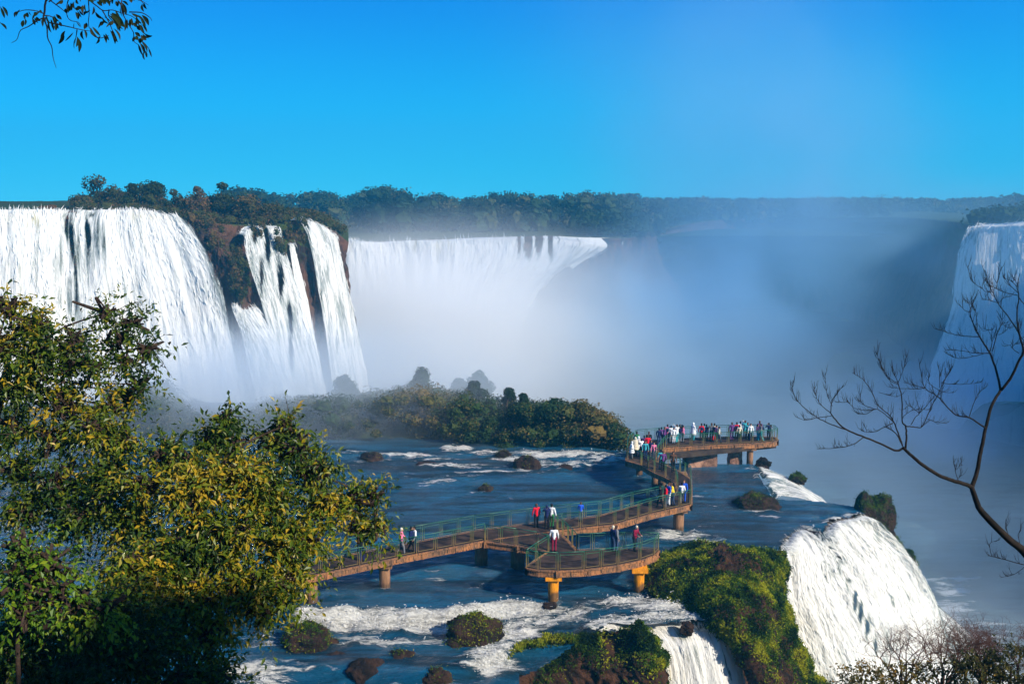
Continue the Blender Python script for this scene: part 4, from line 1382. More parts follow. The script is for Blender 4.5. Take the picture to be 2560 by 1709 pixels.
def rail_mat(name, c1, c2, c3):
    m, nt = newmat(name)
    g = nt.nodes.new('ShaderNodeNewGeometry')
    sp = nt.nodes.new('ShaderNodeSeparateXYZ')
    L(nt, g.outputs['Position'], sp.inputs[0])
    n = noise(nt, coords(nt), 4, 5, .6)
    z = math_(nt, 'ADD', sp.outputs[2], math_(nt, 'MULTIPLY', math_(nt, 'SUBTRACT', n, .5), .8))
    k = mrange(nt, z, 2.45, 3.1)
    col = mixc(nt, k, c3, mixc(nt, mrange(nt, n, .35, .65), c1, c2))
    p = principled(nt, col, .45, .4, None, 0.0)
    out(nt, p.outputs[0])
    return m


M['rail'] = rail_mat('green painted rail', (0.02, 0.10, 0.045), (0.05, 0.13, 0.06), (0.20, 0.135, 0.045))
M['toprail'] = plain('green handrail', (0.006, 0.08, 0.042), (0.012, 0.12, 0.065), 3, .35, .5)
M['deck'] = plain('deck boards', (0.065, 0.042, 0.032), (0.025, 0.018, 0.016), 1.2, .85, .1, .5, .03)
M['fascia'] = plain('rusty concrete edge', (0.38, 0.17, 0.065), (0.07, 0.04, 0.025), 2.2, .8, .2, .6, .04)
M['dark'] = plain('underside beams', (0.06, 0.045, 0.035), (0.03, 0.022, 0.02), 1.4, .9, .1)
M['pier_o'] = pier_mat('orange stained pier', (0.90, 0.33, 0.01), (0.20, 0.10, 0.035), 0.75)  # orange upper band is sun glow put into the colour, over wet brown stain
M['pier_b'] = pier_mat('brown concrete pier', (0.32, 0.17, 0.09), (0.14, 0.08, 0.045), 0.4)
M['pier_s'] = plain('rough stone pier', (0.50, 0.28, 0.19), (0.18, 0.10, 0.07), 1.6, .9, .1, 1.0, .15)
def beam_mat():
    m, nt = newmat('rusty concrete edge')
    n1 = noise(nt, coords(nt), 1.3, 6, .65)
    n2 = noise(nt, coords(nt, (5, 5, .5)), 2.0, 6, .7)
    n3 = noise(nt, coords(nt, (1, 1, 3)), 6.0, 6, .7)
    col = mixc(nt, mrange(nt, n1, .38, .62), (0.36, 0.155, 0.06), (0.16, 0.09, 0.055))
    col = mixc(nt, mrange(nt, n2, .48, .62), col, (0.035, 0.025, 0.018))
    col = mixc(nt, mrange(nt, n3, .60, .72), col, (0.50, 0.36, 0.24))
    p = principled(nt, col, .8, .2, bump(nt, n3, .7, .05))
    out(nt, p.outputs[0])
    return m


M['fascia'] = beam_mat()
DZ = 2.2


def S2(px, py, z=DZ):
    return onz(px, py, z)


def resample(P, d):
    P = np.asarray(P, float)
    s = np.concatenate([[0], np.cumsum(np.linalg.norm(np.diff(P, axis=0), axis=1))])
    n = max(1, int(round(s[-1] / d)))
    t = np.linspace(0, s[-1], n + 1)
    return np.stack([np.interp(t, s, P[:, k]) for k in range(P.shape[1])], 1)


def railing(root, path, spacing=1.08, h=1.12, toprail=True):
    """path: world points along the deck edge; one panel part per post bay"""
    P = []
    for a, b in zip(path[:-1], path[1:]):
        r_ = resample([a, b], spacing)
        P += list(r_[:-1])
    P.append(np.asarray(path[-1], float))
    zt = np.array([0, 0, h])
    for a, b in zip(P[:-1], P[1:]):
        d = b - a
        ln = np.linalg.norm(d)
        if ln < .25:
            continue
        d = d / ln
        mb = MB()
        e = min(.13, ln * .2)
        a1, b1 = a + d * e, b - d * e
        mb.bar(a + [0, 0, -.12], a + zt, .045, .045)
        for p_ in (a1, b1):
            mb.bar(p_ + [0, 0, .07], p_ + zt - [0, 0, .02], .026, .026)
        mb.bar(a1 + [0, 0, .11], b1 + [0, 0, .11], .026, .026)
        mb.bar(a1 + [0, 0, h - .14], b1 + [0, 0, h - .14], .025, .025)
        mb.build('rail_panel', M['rail'], root)
    mb = MB()
    mb.bar(P[-1] + [0, 0, -.12], P[-1] + zt, .055, .055)
    mb.build('end_post', M['rail'], root)
    mb = MB()
    for a, b in zip(path[:-1], path[1:]):
        a, b = np.asarray(a, float), np.asarray(b, float)
        mb.tube([a + zt + [0, 0, .03], b + zt + [0, 0, .03]], .027, 7)
    mb.build('handrail', M['toprail'], root, smooth=True)


def deck_poly(mb, poly, z0, z1):
    """solid slab from a convex-ish polygon drawn as a fan round its centroid"""
    P = np.asarray(poly, float)[:, :2]
    n = len(P)
    c = P.mean(0)
    v = np.vstack([np.c_[P, np.full(n, z1)], np.c_[P, np.full(n, z0)], [[*c, z1]], [[*c, z0]]])
    q = [[i, n + i, n + (i + 1) % n, (i + 1) % n] for i in range(n)]
    t = [[i, (i + 1) % n, 2 * n] for i in range(n)] + [[n + (i + 1) % n, n + i, 2 * n + 1] for i in range(n)]
    mb.add(v, q, t)


def strip(mb, A, B, z0, z1):
    """slab between two polylines with the same number of points"""
    A, B = np.asarray(A, float)[:, :2], np.asarray(B, float)[:, :2]
    n = len(A)
    v = np.vstack([np.c_[A, np.full(n, z1)], np.c_[B, np.full(n, z1)], np.c_[A, np.full(n, z0)], np.c_[B, np.full(n, z0)]])
    q = []
    for i in range(n - 1):
        q += [[i, i + 1, n + i + 1, n + i], [2 * n + i + 1, 2 * n + i, 3 * n + i, 3 * n + i + 1], [2 * n + i, 2 * n + i + 1, i + 1, i], [3 * n + i + 1, 3 * n + i, n + i, n + i + 1]]
    q += [[0, n, 3 * n, 2 * n], [n - 1, 3 * n - 1, 4 * n - 1, 2 * n - 1]]
    mb.add(v, q)


def offset(P, d):
    P = np.asarray(P, float)[:, :2]
    t = np.gradient(P, axis=0)
    t /= np.linalg.norm(t, axis=1, keepdims=True)
    nrm = np.stack([-t[:, 1], t[:, 0]], 1)
    return P + nrm * d


def fascia(root, path, w=.16, z0=DZ - .42, z1=DZ - .02, lip=True):
    mb = MB()
    for a, b in zip(path[:-1], path[1:]):
        a, b = np.array(a[:3], float), np.array(b[:3], float)
        a[2] = b[2] = (z0 + z1) / 2
        mb.bar(a, b, w, z1 - z0)
        if lip:
            a2, b2 = a.copy(), b.copy()
            a2[2] = b2[2] = z1 - .03
            mb.bar(a2, b2, w + .12, .09)
            a2[2] = b2[2] = z0 + .04
            mb.bar(a2, b2, w + .10, .08)
    ln = resample(path, 2.2)
    for p in ln:
        mb.box((p[0], p[1], (z0 + z1) / 2), (.2, w + .2, z1 - z0 + .02))
    return mb.build('edge_beam', M['fascia'], root)


def pier(root, px, py, z, r, mat, ztop=DZ - .42, square=False, pos=None):
    p = onz(px, py, z) if pos is None else np.array([pos[0], pos[1], 0])
    mb = MB()
    zb = -1.6
    if square:
        mb.box((p[0], p[1], (ztop + zb) / 2), (2 * r, 2 * r, ztop - zb))
    else:
        mb.tube([[p[0], p[1], zb], [p[0], p[1], .3], [p[0], p[1], ztop]], [r * 1.02, r, r], 20)
        mb.box((p[0], p[1], ztop - .14), (2 * r + .35, 2 * r + .35, .26))
    return mb.build('pier', mat, root, smooth=False)


# ---- the long walkway: left arm, right arm, return to the far platform
near = [S2(640, 1466), S2(802, 1432), S2(993, 1392), S2(1180, 1356), S2(1212, 1349), S2(1300, 1337), S2(1392, 1325), S2(1407, 1323), S2(1537, 1309), S2(1625, 1283), S2(1700, 1266), S2(1727, 1260)]
near = np.array(near)
far = offset(near, 1.9)
ret_r = np.array([S2(1727, 1260), S2(1727, 1232), S2(1726, 1198), S2(1700, 1180), S2(1670, 1165), S2(1640, 1154)])
ret_l = np.array([far[-1].tolist() + [DZ], S2(1694, 1228), S2(1690, 1206), S2(1664, 1192), S2(1636, 1180), S2(1604, 1162)])
ret_l[0] = [*(offset(near, 1.9)[-1]), DZ]
walk = empty('walkway', near[5], 0, 'long walkway with green railings that zigzags on piers across the river', 'walkway')
mb = MB()
strip(mb, near, far, DZ - .16, DZ)
strip(mb, ret_r, ret_l, DZ - .16, DZ)
mb.build('deck', M['deck'], walk)
n3 = np.c_[near[:, :2], np.full(len(near), DZ)]
f3 = np.c_[far, np.full(len(far), DZ)]
fascia(walk, n3)
fascia(walk, f3)
fascia(walk, ret_r)
fascia(walk, ret_l)
mb = MB()
mid = (near[:, :2] + far) / 2
for a, b in zip(mid[:-1], mid[1:]):
    mb.bar([*a, DZ - .38], [*b, DZ - .38], .5, .4)
midr = (ret_r[:, :2] + ret_l[:, :2]) / 2
for a, b in zip(midr[:-1], midr[1:]):
    mb.bar([*a, DZ - .38], [*b, DZ - .38], .5, .4)
mb.build('girder', M['dark'], walk)
railing(walk, list(n3[:5]), 1.25)
railing(walk, list(n3[6:]), 1.25)
railing(walk, list(f3[:-1]), 1.25)
railing(walk, list(ret_r), 1.25)
railing(walk, list(ret_l[1:]), 1.25)
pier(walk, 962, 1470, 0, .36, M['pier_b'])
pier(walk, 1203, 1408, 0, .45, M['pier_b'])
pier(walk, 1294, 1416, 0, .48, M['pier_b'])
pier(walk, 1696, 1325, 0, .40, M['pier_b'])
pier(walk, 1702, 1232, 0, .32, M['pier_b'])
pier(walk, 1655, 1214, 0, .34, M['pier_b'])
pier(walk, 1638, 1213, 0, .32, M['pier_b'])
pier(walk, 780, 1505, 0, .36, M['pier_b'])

# ---- near viewing bay with its short spur
bay = empty('viewing_bay', S2(1480, 1400), 0, 'near viewing bay with a curved front on two orange piers', 'viewing platform')
front = [S2(*p) for p in [(1316, 1418), (1345, 1423), (1395, 1425), (1460, 1422), (1545, 1411), (1600, 1399), (1636, 1386), (1646, 1374)]]
back = [S2(*p) for p in [(1646, 1374), (1600, 1371), (1520, 1373), (1442, 1376)]]
leftr = [S2(1372, 1380), S2(1340, 1400), S2(1316, 1418)]
spl = [S2(1214, 1352), S2(1290, 1362), S2(1342, 1371), S2(1372, 1380)]
spr = [S2(1394, 1328), S2(1420, 1352), S2(1442, 1376)]
mb = MB()
deck_poly(mb, [p for p in front] + [p for p in back[1:]] + [S2(1372, 1380)], DZ - .17, DZ - .003)
deck_poly(mb, [spl[0], spl[1], spl[2], spl[3], S2(1405, 1378), spr[2], spr[1], spr[0], S2(1300, 1339)], DZ - .18, DZ - .006)
mb.build('deck', M['deck'], bay)
fascia(bay, front)
fascia(bay, back)
fascia(bay, leftr)
fascia(bay, spl)
fascia(bay, spr)
mb = MB()
for a, b in [((1340, 1408), (1625, 1385)), ((1390, 1382), (1395, 1418)), ((1597, 1376), (1590, 1398)), ((1300, 1350), (1380, 1372))]:
    p, q_ = S2(*a), S2(*b)
    mb.bar([p[0], p[1], DZ - .40], [q_[0], q_[1], DZ - .40], .4, .44)
mb.build('girder', M['dark'], bay)
for pth in (front, back, leftr, spl, spr):
    railing(bay, pth, 1.2)
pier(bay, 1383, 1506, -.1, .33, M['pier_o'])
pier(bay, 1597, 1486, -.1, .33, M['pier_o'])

# ---- far platform
plat = empty('viewing_platform', S2(1760, 1105), 0, 'far viewing platform crowded with visitors on stone and concrete piers', 'viewing platform')
pf = [S2(*p) for p in [(1640, 1150), (1652, 1132), (1664, 1118), (1790, 1111), (1880, 1107), (1930, 1103), (1943, 1099)]]
pb = [S2(*p) for p in [(1943, 1099), (1936, 1092), (1880, 1090), (1790, 1092), (1664, 1097), (1590, 1104), (1570, 1120), (1567, 1150)]]
mb = MB()
deck_poly(mb, [pf[2], pf[3], pf[4], pf[5], pf[6]] + pb[1:5], DZ - .17, DZ - .003)
deck_poly(mb, [pf[0], pf[1], pf[2], pb[4], pb[5], pb[6], pb[7], S2(1604, 1160)], DZ - .18, DZ - .006)
mb.build('deck', M['deck'], plat)
fascia(plat, pf, .2, DZ - .5)
fascia(plat, pb, .2, DZ - .5)
fascia(plat, [pb[-1], S2(1604, 1161)], .2, DZ - .5)
for pth in (pf, pb, [pb[-1], S2(1602, 1160)]):
    railing(plat, pth, 1.15)
mb = MB()
a, b = S2(1640, 1128), S2(1935, 1098)
mb.bar([a[0], a[1], DZ - .55], [b[0], b[1], DZ - .55], .8, .4)
a, b = S2(1600, 1146), S2(1640, 1112)
mb.bar([a[0], a[1], DZ - .55], [b[0], b[1], DZ - .55], .8, .4)
mb.build('girder', M['dark'], plat)


def stone_pier(x0, x1, Y_, dep):
    a, b = at(x0, 1130, Y_), at(x1, 1130, Y_)
    w_ = b[0] - a[0]
    nx, nz = 26, 18
    mb = MB()
    zt, zb = DZ - .5, -1.2
    # four displaced faces
    def face(o_, u_, v_, nu_, nv_):
        U_, V_ = np.meshgrid(np.linspace(0, 1, nu_), np.linspace(0, 1, nv_))
        g_ = o_ + U_[..., None] * u_ + V_[..., None] * v_
        n_ = np.cross(u_, v_)
        n_ = n_ / np.linalg.norm(n_)
        d_ = fbm(g_ * 1.6, 4, 77) * .16
        mb.add((g_ + n_ * d_[..., None]).reshape(-1, 3), grid_quads(nv_, nu_))
    A = np.array([a[0], Y_, zb])
    face(A, np.array([w_, 0, 0]), np.array([0, 0, zt - zb]), nx, nz)
    face(A + [w_, 0, 0], np.array([0, dep, 0]), np.array([0, 0, zt - zb]), 12, nz)
    face(A + [0, dep, 0], np.array([0, -dep, 0]), np.array([0, 0, zt - zb]), 12, nz)
    face(A + [w_, dep, 0], np.array([-w_, 0, 0]), np.array([0, 0, zt - zb]), nx, nz)
    mb.build('pier', M['pier_s'], plat)


stone_pier(1722, 1794, 90.9, 1.6)
stone_pier(1826, 1856, 92.4, 1.2)
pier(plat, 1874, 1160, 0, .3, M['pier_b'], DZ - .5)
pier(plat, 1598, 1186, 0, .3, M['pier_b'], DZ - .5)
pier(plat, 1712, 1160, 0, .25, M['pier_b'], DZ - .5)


# ================================================================ people
def capsule(mb, a, b, ra, rb, n=8):
    a, b = np.asarray(a, float), np.asarray(b, float)
    d = b - a
    ln = np.linalg.norm(d) + 1e-6
    d = d / ln
    pts, rad = [], []
    for t in (-.98, -.7, -.3, 0):
        pts.append(a + d * ra * t)
        rad.append(ra * math.sqrt(max(1e-4, 1 - t * t)))
    for t in (0, .3, .7, .98):
        pts.append(b + d * rb * t)
        rad.append(rb * math.sqrt(max(1e-4, 1 - t * t)))
    mb.tube(pts, rad, n)


def ellip(mb, c, r, n=12):
    th = np.linspace(0.01, math.pi - .01, 9)
    ph = np.linspace(0, 2 * math.pi, n, endpoint=False)
    T, Ph = np.meshgrid(th, ph, indexing='ij')
    d = np.stack([np.sin(T) * np.cos(Ph), np.sin(T) * np.sin(Ph), np.cos(T)], -1)
    q = [[i * n + j, (i + 1) * n + j, (i + 1) * n + (j + 1) % n, i * n + (j + 1) % n] for i in range(8) for j in range(n)]
    v = np.asarray(c) + d * np.asarray(r)
    mb.add(v.reshape(-1, 3), q, [[j, (j + 1) % n, 0] for j in range(1, n - 1)] + [[8 * n, 8 * n + (j + 1) % n, 8 * n + j] for j in range(1, n - 1)])


def remeshed(mb, name, vox, smooth=2):
    o = mb.build(name)
    md = o.modifiers.new('r', 'REMESH')
    md.mode = 'VOXEL'
    md.voxel_size = vox
    md.use_smooth_shade = True
    sm = o.modifiers.new('s', 'SMOOTH')
    sm.iterations = smooth
    dg = bpy.context.evaluated_depsgraph_get()
    me = bpy.data.meshes.new_from_object(o.evaluated_get(dg))
    me.name = name
    bpy.data.objects.remove(o)
    return me


POSES = {
    'stand': dict(lean=0.0, ar=((.27, .02, 1.12), (.28, .12, .88)), al=((-.27, .02, 1.12), (-.26, .14, .88)), leg=.0),
    'lean': dict(lean=.22, ar=((.25, .12, 1.12), (.16, .40, 1.10)), al=((-.25, .12, 1.12), (-.16, .40, 1.10)), leg=.1),
    'photo': dict(lean=.02, ar=((.25, .20, 1.24), (.07, .36, 1.50)), al=((-.25, .20, 1.24), (-.07, .36, 1.50)), leg=.04),
    'wave': dict(lean=.0, ar=((.32, .05, 1.60), (.27, .10, 1.86)), al=((-.26, .02, 1.13), (-.25, .14, .90)), leg=.03),
    'walk': dict(lean=.06, ar=((.25, -.08, 1.14), (.25, .10, .93)), al=((-.25, .10, 1.14), (-.24, .30, .98)), leg=.24),
    'poncho': dict(lean=.02, ar=((.27, .06, 1.12), (.20, .26, 1.05)), al=((-.27, .06, 1.12), (-.20, .26, 1.05)), leg=.02),
}
PM = {}
for pn, P_ in POSES.items():
    ln_ = P_['lean']

    def T_(p):
        p = np.array(p, float)
        if p[2] > .95:
            p[1] += (p[2] - .95) * ln_
        return p
    hipR, hipL = np.array([.095, 0, .90]), np.array([-.095, 0, .90])
    lg = P_['leg']
    knR, knL = np.array([.10, .04 + lg * .6, .50]), np.array([-.10, .03 - lg * .3, .50])
    anR, anL = np.array([.10, lg * .9, .08]), np.array([-.10, -lg, .08])
    shR, shL = T_((.19, 0, 1.40)), T_((-.19, 0, 1.40))
    eR, wR = np.array(P_['ar'][0]), np.array(P_['ar'][1])
    eL, wL = np.array(P_['al'][0]), np.array(P_['al'][1])
    if ln_:
        eR[1] += ln_ * .2
        eL[1] += ln_ * .2
    neck, head = T_((0, .0, 1.47)), T_((0, .02, 1.61))
    b = MB()
    ellip(b, head + [0, 0, .01], (.078, .095, .118))
    ellip(b, head + [0, .05, -.055], (.045, .05, .05))          # jaw
    ellip(b, head + [0, .1, -.012], (.012, .018, .022))          # nose
    ellip(b, head + [0, .088, -.055], (.024, .012, .009))        # mouth
    ellip(b, head + [.079, .0, -.01], (.012, .018, .028))
    ellip(b, head + [-.079, .0, -.01], (.012, .018, .028))
    capsule(b, neck - [0, 0, .04], neck + [0, .005, .06], .055, .052)
    capsule(b, T_((0, 0, 1.33)), T_((0, 0, 1.12)), .115, .105, 12)
    capsule(b, T_((.07, 0, 1.36)), T_((-.07, 0, 1.36)), .10, .10, 12)
    capsule(b, T_((0, 0, 1.1)), (0, 0, .93), .105, .12, 12)
    capsule(b, T_((.1, 0, 1.39)), shR, .075, .06)
    capsule(b, T_((-.1, 0, 1.39)), shL, .075, .06)
    for sh, e, w_ in ((shR, eR, wR), (shL, eL, wL)):
        capsule(b, sh, e, .05, .038)
        capsule(b, e, w_, .037, .026)
        dd = (w_ - e) / np.linalg.norm(w_ - e)
        sd_ = np.cross(dd, [0, 0, 1.0])
        if np.linalg.norm(sd_) < .3:
            sd_ = np.array([0, 1.0, 0])
        sd_ /= np.linalg.norm(sd_)
        pm_ = w_ + dd * .05
        capsule(b, w_, pm_ + sd_ * .02, .024, .017)
        capsule(b, w_, pm_ - sd_ * .02, .024, .017)
        dn = np.cross(dd, sd_)
        for k_, (o_, l_) in enumerate(((.033, .052), (.011, .066), (-.011, .062), (-.033, .046))):
            f0 = pm_ + sd_ * o_ + dd * .01
            f1 = f0 + dd * l_ * .55
            capsule(b, f0, f1, .0095, .009, 6)
            capsule(b, f1, f1 + dd * l_ * .4 + dn * .014, .009, .008, 6)
        capsule(b, w_ + dd * .015 + sd_ * .026, w_ + dd * .05 + sd_ * .062, .011, .009, 6)
    for hp, kn, an in ((hipR, knR, anR), (hipL, knL, anL)):
        capsule(b, hp, kn, .085, .058)
        capsule(b, kn, an, .055, .038)
        capsule(b, an - [0, .02, .03], an + [0, .14, -.045], .04, .032)
    body = remeshed(b, 'body', .0085, 2)
    # clothes
    b = MB()
    capsule(b, T_((0, 0, 1.34)), T_((0, 0, 1.12)), .135, .125, 14)
    capsule(b, T_((.08, 0, 1.37)), T_((-.08, 0, 1.37)), .115, .115, 14)
    capsule(b, T_((0, 0, 1.1)), (0, 0, .93), .125, .14, 14)
    capsule(b, T_((.1, 0, 1.40)), shR, .085, .075)
    capsule(b, T_((-.1, 0, 1.40)), shL, .085, .075)
    for sh, e, w_ in ((shR, eR, wR), (shL, eL, wL)):
        capsule(b, sh, e, .066, .055)
        capsule(b, e, w_ - (w_ - e) * .1, .053, .042)
    if pn == 'poncho':
        for k_ in range(7):
            t_ = k_ / 6
            ellip(b, T_((0, .03, 1.38 - .72 * t_)), (.21 + .12 * t_, .16 + .12 * t_, .12), 18)
        ellip(b, head + [0, -.02, .02], (.115, .115, .145), 14)
        jac = remeshed(b, 'poncho', .018, 3)
    else:
        jac = remeshed(b, 'jacket', .013, 2)
    b = MB()
    capsule(b, (.06, 0, .93), (-.06, 0, .93), .125, .125, 12)
    for hp, kn, an in ((hipR, knR, anR), (hipL, knL, anL)):
        capsule(b, hp, kn, .102, .074)
        capsule(b, kn, an + [0, 0, .02], .072, .06)
    tro = remeshed(b, 'trousers', .014, 2)
    b = MB()
    for an in (anR, anL):
        capsule(b, an - [0, .03, .03], an + [0, .15, -.04], .05, .042)
    sho = remeshed(b, 'shoes', .012, 1)
    b = MB()
    ellip(b, head + [0, -.018, .035], (.092, .102, .115), 14)
    ellip(b, head + [0, -.05, -.04], (.075, .06, .09), 12)
    hai = remeshed(b, 'hair', .012, 2)
    b = MB()
    ellip(b, head + [0, -.018, .035], (.09, .10, .113), 14)
    ellip(b, head + [0, -.06, -.10], (.08, .055, .17), 12)
    hal = remeshed(b, 'hair', .012, 2)
    PM[pn] = dict(body=body, jac=jac, tro=tro, sho=sho, hair=hai, hairl=hal)

b = MB()
ellip(b, (0, -.20, 1.24), (.13, .09, .20), 14)
ellip(b, (0, -.26, 1.15), (.09, .05, .09), 10)
for sx in (-1, 1):
    b.tube(spline([(sx * .09, -.16, 1.34), (sx * .10, -.02, 1.47), (sx * .12, .13, 1.36), (sx * .13, .06, 1.12), (sx * .10, -.14, 1.10)], 10), .018, 6)
BAG = remeshed(b, 'backpack', .014, 1)

_cm = {}


def cloth(c, rough=.85):
    k_ = tuple(round(x, 3) for x in c)
    if k_ not in _cm:
        _cm[k_] = plain('fabric', c, tuple(x * .72 for x in c), 14, rough, .1, .4, .01)
    return _cm[k_]


SKIN = [(0.45, 0.24, 0.16), (0.32, 0.16, 0.10), (0.55, 0.33, 0.24)]
BLK, NAVY, WHT, PNK, RED, TEAL, GRY, BRN, BLU, YEL, PUR, CRM, GRN, JEAN, MAR = (
    (.012, .012, .016), (.012, .02, .09), (.80, .82, .85), (.75, .20, .35), (.70, .01, .03), (.05, .38, .45), (.16, .17, .19), (.10, .05, .03), (.02, .10, .62),
    (.85, .60, .03), (.13, .04, .18), (.65, .58, .45), (.03, .18, .06), (.05, .08, .17), (.22, .01, .04))
BAG.materials.append(cloth(GRY))
for me_set in PM.values():
    for me in me_set.values():
        me.materials.append(cloth(GRY))


def person(px, py, pose, top, bot, label, face=0.0, hair=BRN, skin=0, scale=1.0, long_=False, group=None, pos=None, bag=None):
    p = onz(px, py, DZ) if pos is None else pos
    root = empty('person', (p[0], p[1], DZ), face, label, 'person', group)
    root.scale = (scale,) * 3
    S_ = PM[pose]
    for nm, key, col in (('body', 'body', SKIN[skin]), ('poncho' if pose == 'poncho' else 'jacket', 'jac', top), ('trousers', 'tro', bot), ('shoes', 'sho', BLK), ('hair', 'hairl' if long_ else 'hair', hair)):
        if pose == 'poncho' and nm == 'hair':
            continue
        o = bpy.data.objects.new(nm, S_[key])
        C.objects.link(o)
        o.parent = root
        sl = o.material_slots[0]
        sl.link = 'OBJECT'
        sl.material = cloth(col)
    if bag is not None:
        o = bpy.data.objects.new('backpack', BAG)
        C.objects.link(o)
        o.parent = root
        o.material_slots[0].link = 'OBJECT'
        o.material_slots[0].material = cloth(bag)
    return root


# face: 0 looks away from the camera (+Y), pi looks to the camera
A_, B_, Lf, Rt = 0.0, math.pi, math.pi / 2, -math.pi / 2
person(1003, 1383, 'walk', PNK, GRY, 'person in a pink jacket with grey hood on the left stretch of walkway', Rt, CRM)
person(1037, 1378, 'stand', WHT, NAVY, 'person in a white and dark coat beside the pink-jacketed walker', Lf + .4, BLK)
person(1027, 1380, 'walk', NAVY, BLK, 'person in dark navy close behind the white-coated walker', Rt, BLK, 1)
person(905, 1402, 'stand', BLK, NAVY, 'dark-clothed person half hidden behind the leafy branches on the walkway', A_, BLK, 1)
person(1341, 1318, 'stand', RED, BLK, 'person in a bright red coat where the walkway branches to the near bay', A_ + .4, BRN, long_=True)
person(1367, 1322, 'photo', NAVY, BLK, 'person in a navy cap and black trousers next to the red coat', A_, NAVY)
person(1379, 1318, 'stand', WHT, GRN, 'person in a white top just right of the navy cap', A_ - .5, BLK)
person(1385, 1378, 'stand', WHT, MAR, 'dark-haired person in a white top going into the near bay', A_, BLK)
person(1532, 1377, 'stand', NAVY, JEAN, 'person in a blue coat with pale hood at the back rail of the near bay', Rt + .6, CRM)
person(1541, 1377, 'stand', GRY, JEAN, 'person in a grey-blue jacket tight beside the blue coat in the near bay', Rt, BRN)
person(1586, 1376, 'lean', MAR, BLK, 'person in a maroon jacket leaning on the back rail of the near bay', Lf + 2.4, CRM)
person(1452, 1302, 'lean', BLU, GRY, 'person in blue mostly hidden behind the far rail of the right arm', A_, BRN, scale=.8)
person(1651, 1269, 'walk', BLK, BLK, 'person in black at the left of the colourful group on the right arm', Lf, BLK)
person(1664, 1268, 'stand', RED, JEAN, 'person in a red top with white pattern in the group on the right arm', Lf, BLK)
person(1672, 1262, 'stand', BLU, WHT, 'person in light blue and white behind the red top on the right arm', Lf + .3, BRN)
person(1682, 1262, 'lean', YEL, JEAN, 'person in a yellow and orange jacket at the right of the colourful group', Lf, BRN)
person(1709, 1254, 'stand', BLU, BLU, 'person dressed all in bright blue near the corner of the walkway', B_ - .4, BRN)
person(1704, 1256, 'walk', WHT, GRY, 'person in white just behind the bright blue figure', A_, BLK, scale=.9)
person(1657, 1177, 'walk', PUR, BLK, 'person in a pale purple jacket on the middle stretch before the platform', A_, BRN)
person(1652, 1173, 'stand', TEAL, GRY, 'person in teal just behind the pale purple jacket', A_, BLK)
person(1682, 1178, 'walk', BRN, BLK, 'person in brown and yellow at the bend before the platform', B_, BLK, 1)
PG = 'visitors crowding the far viewing platform'
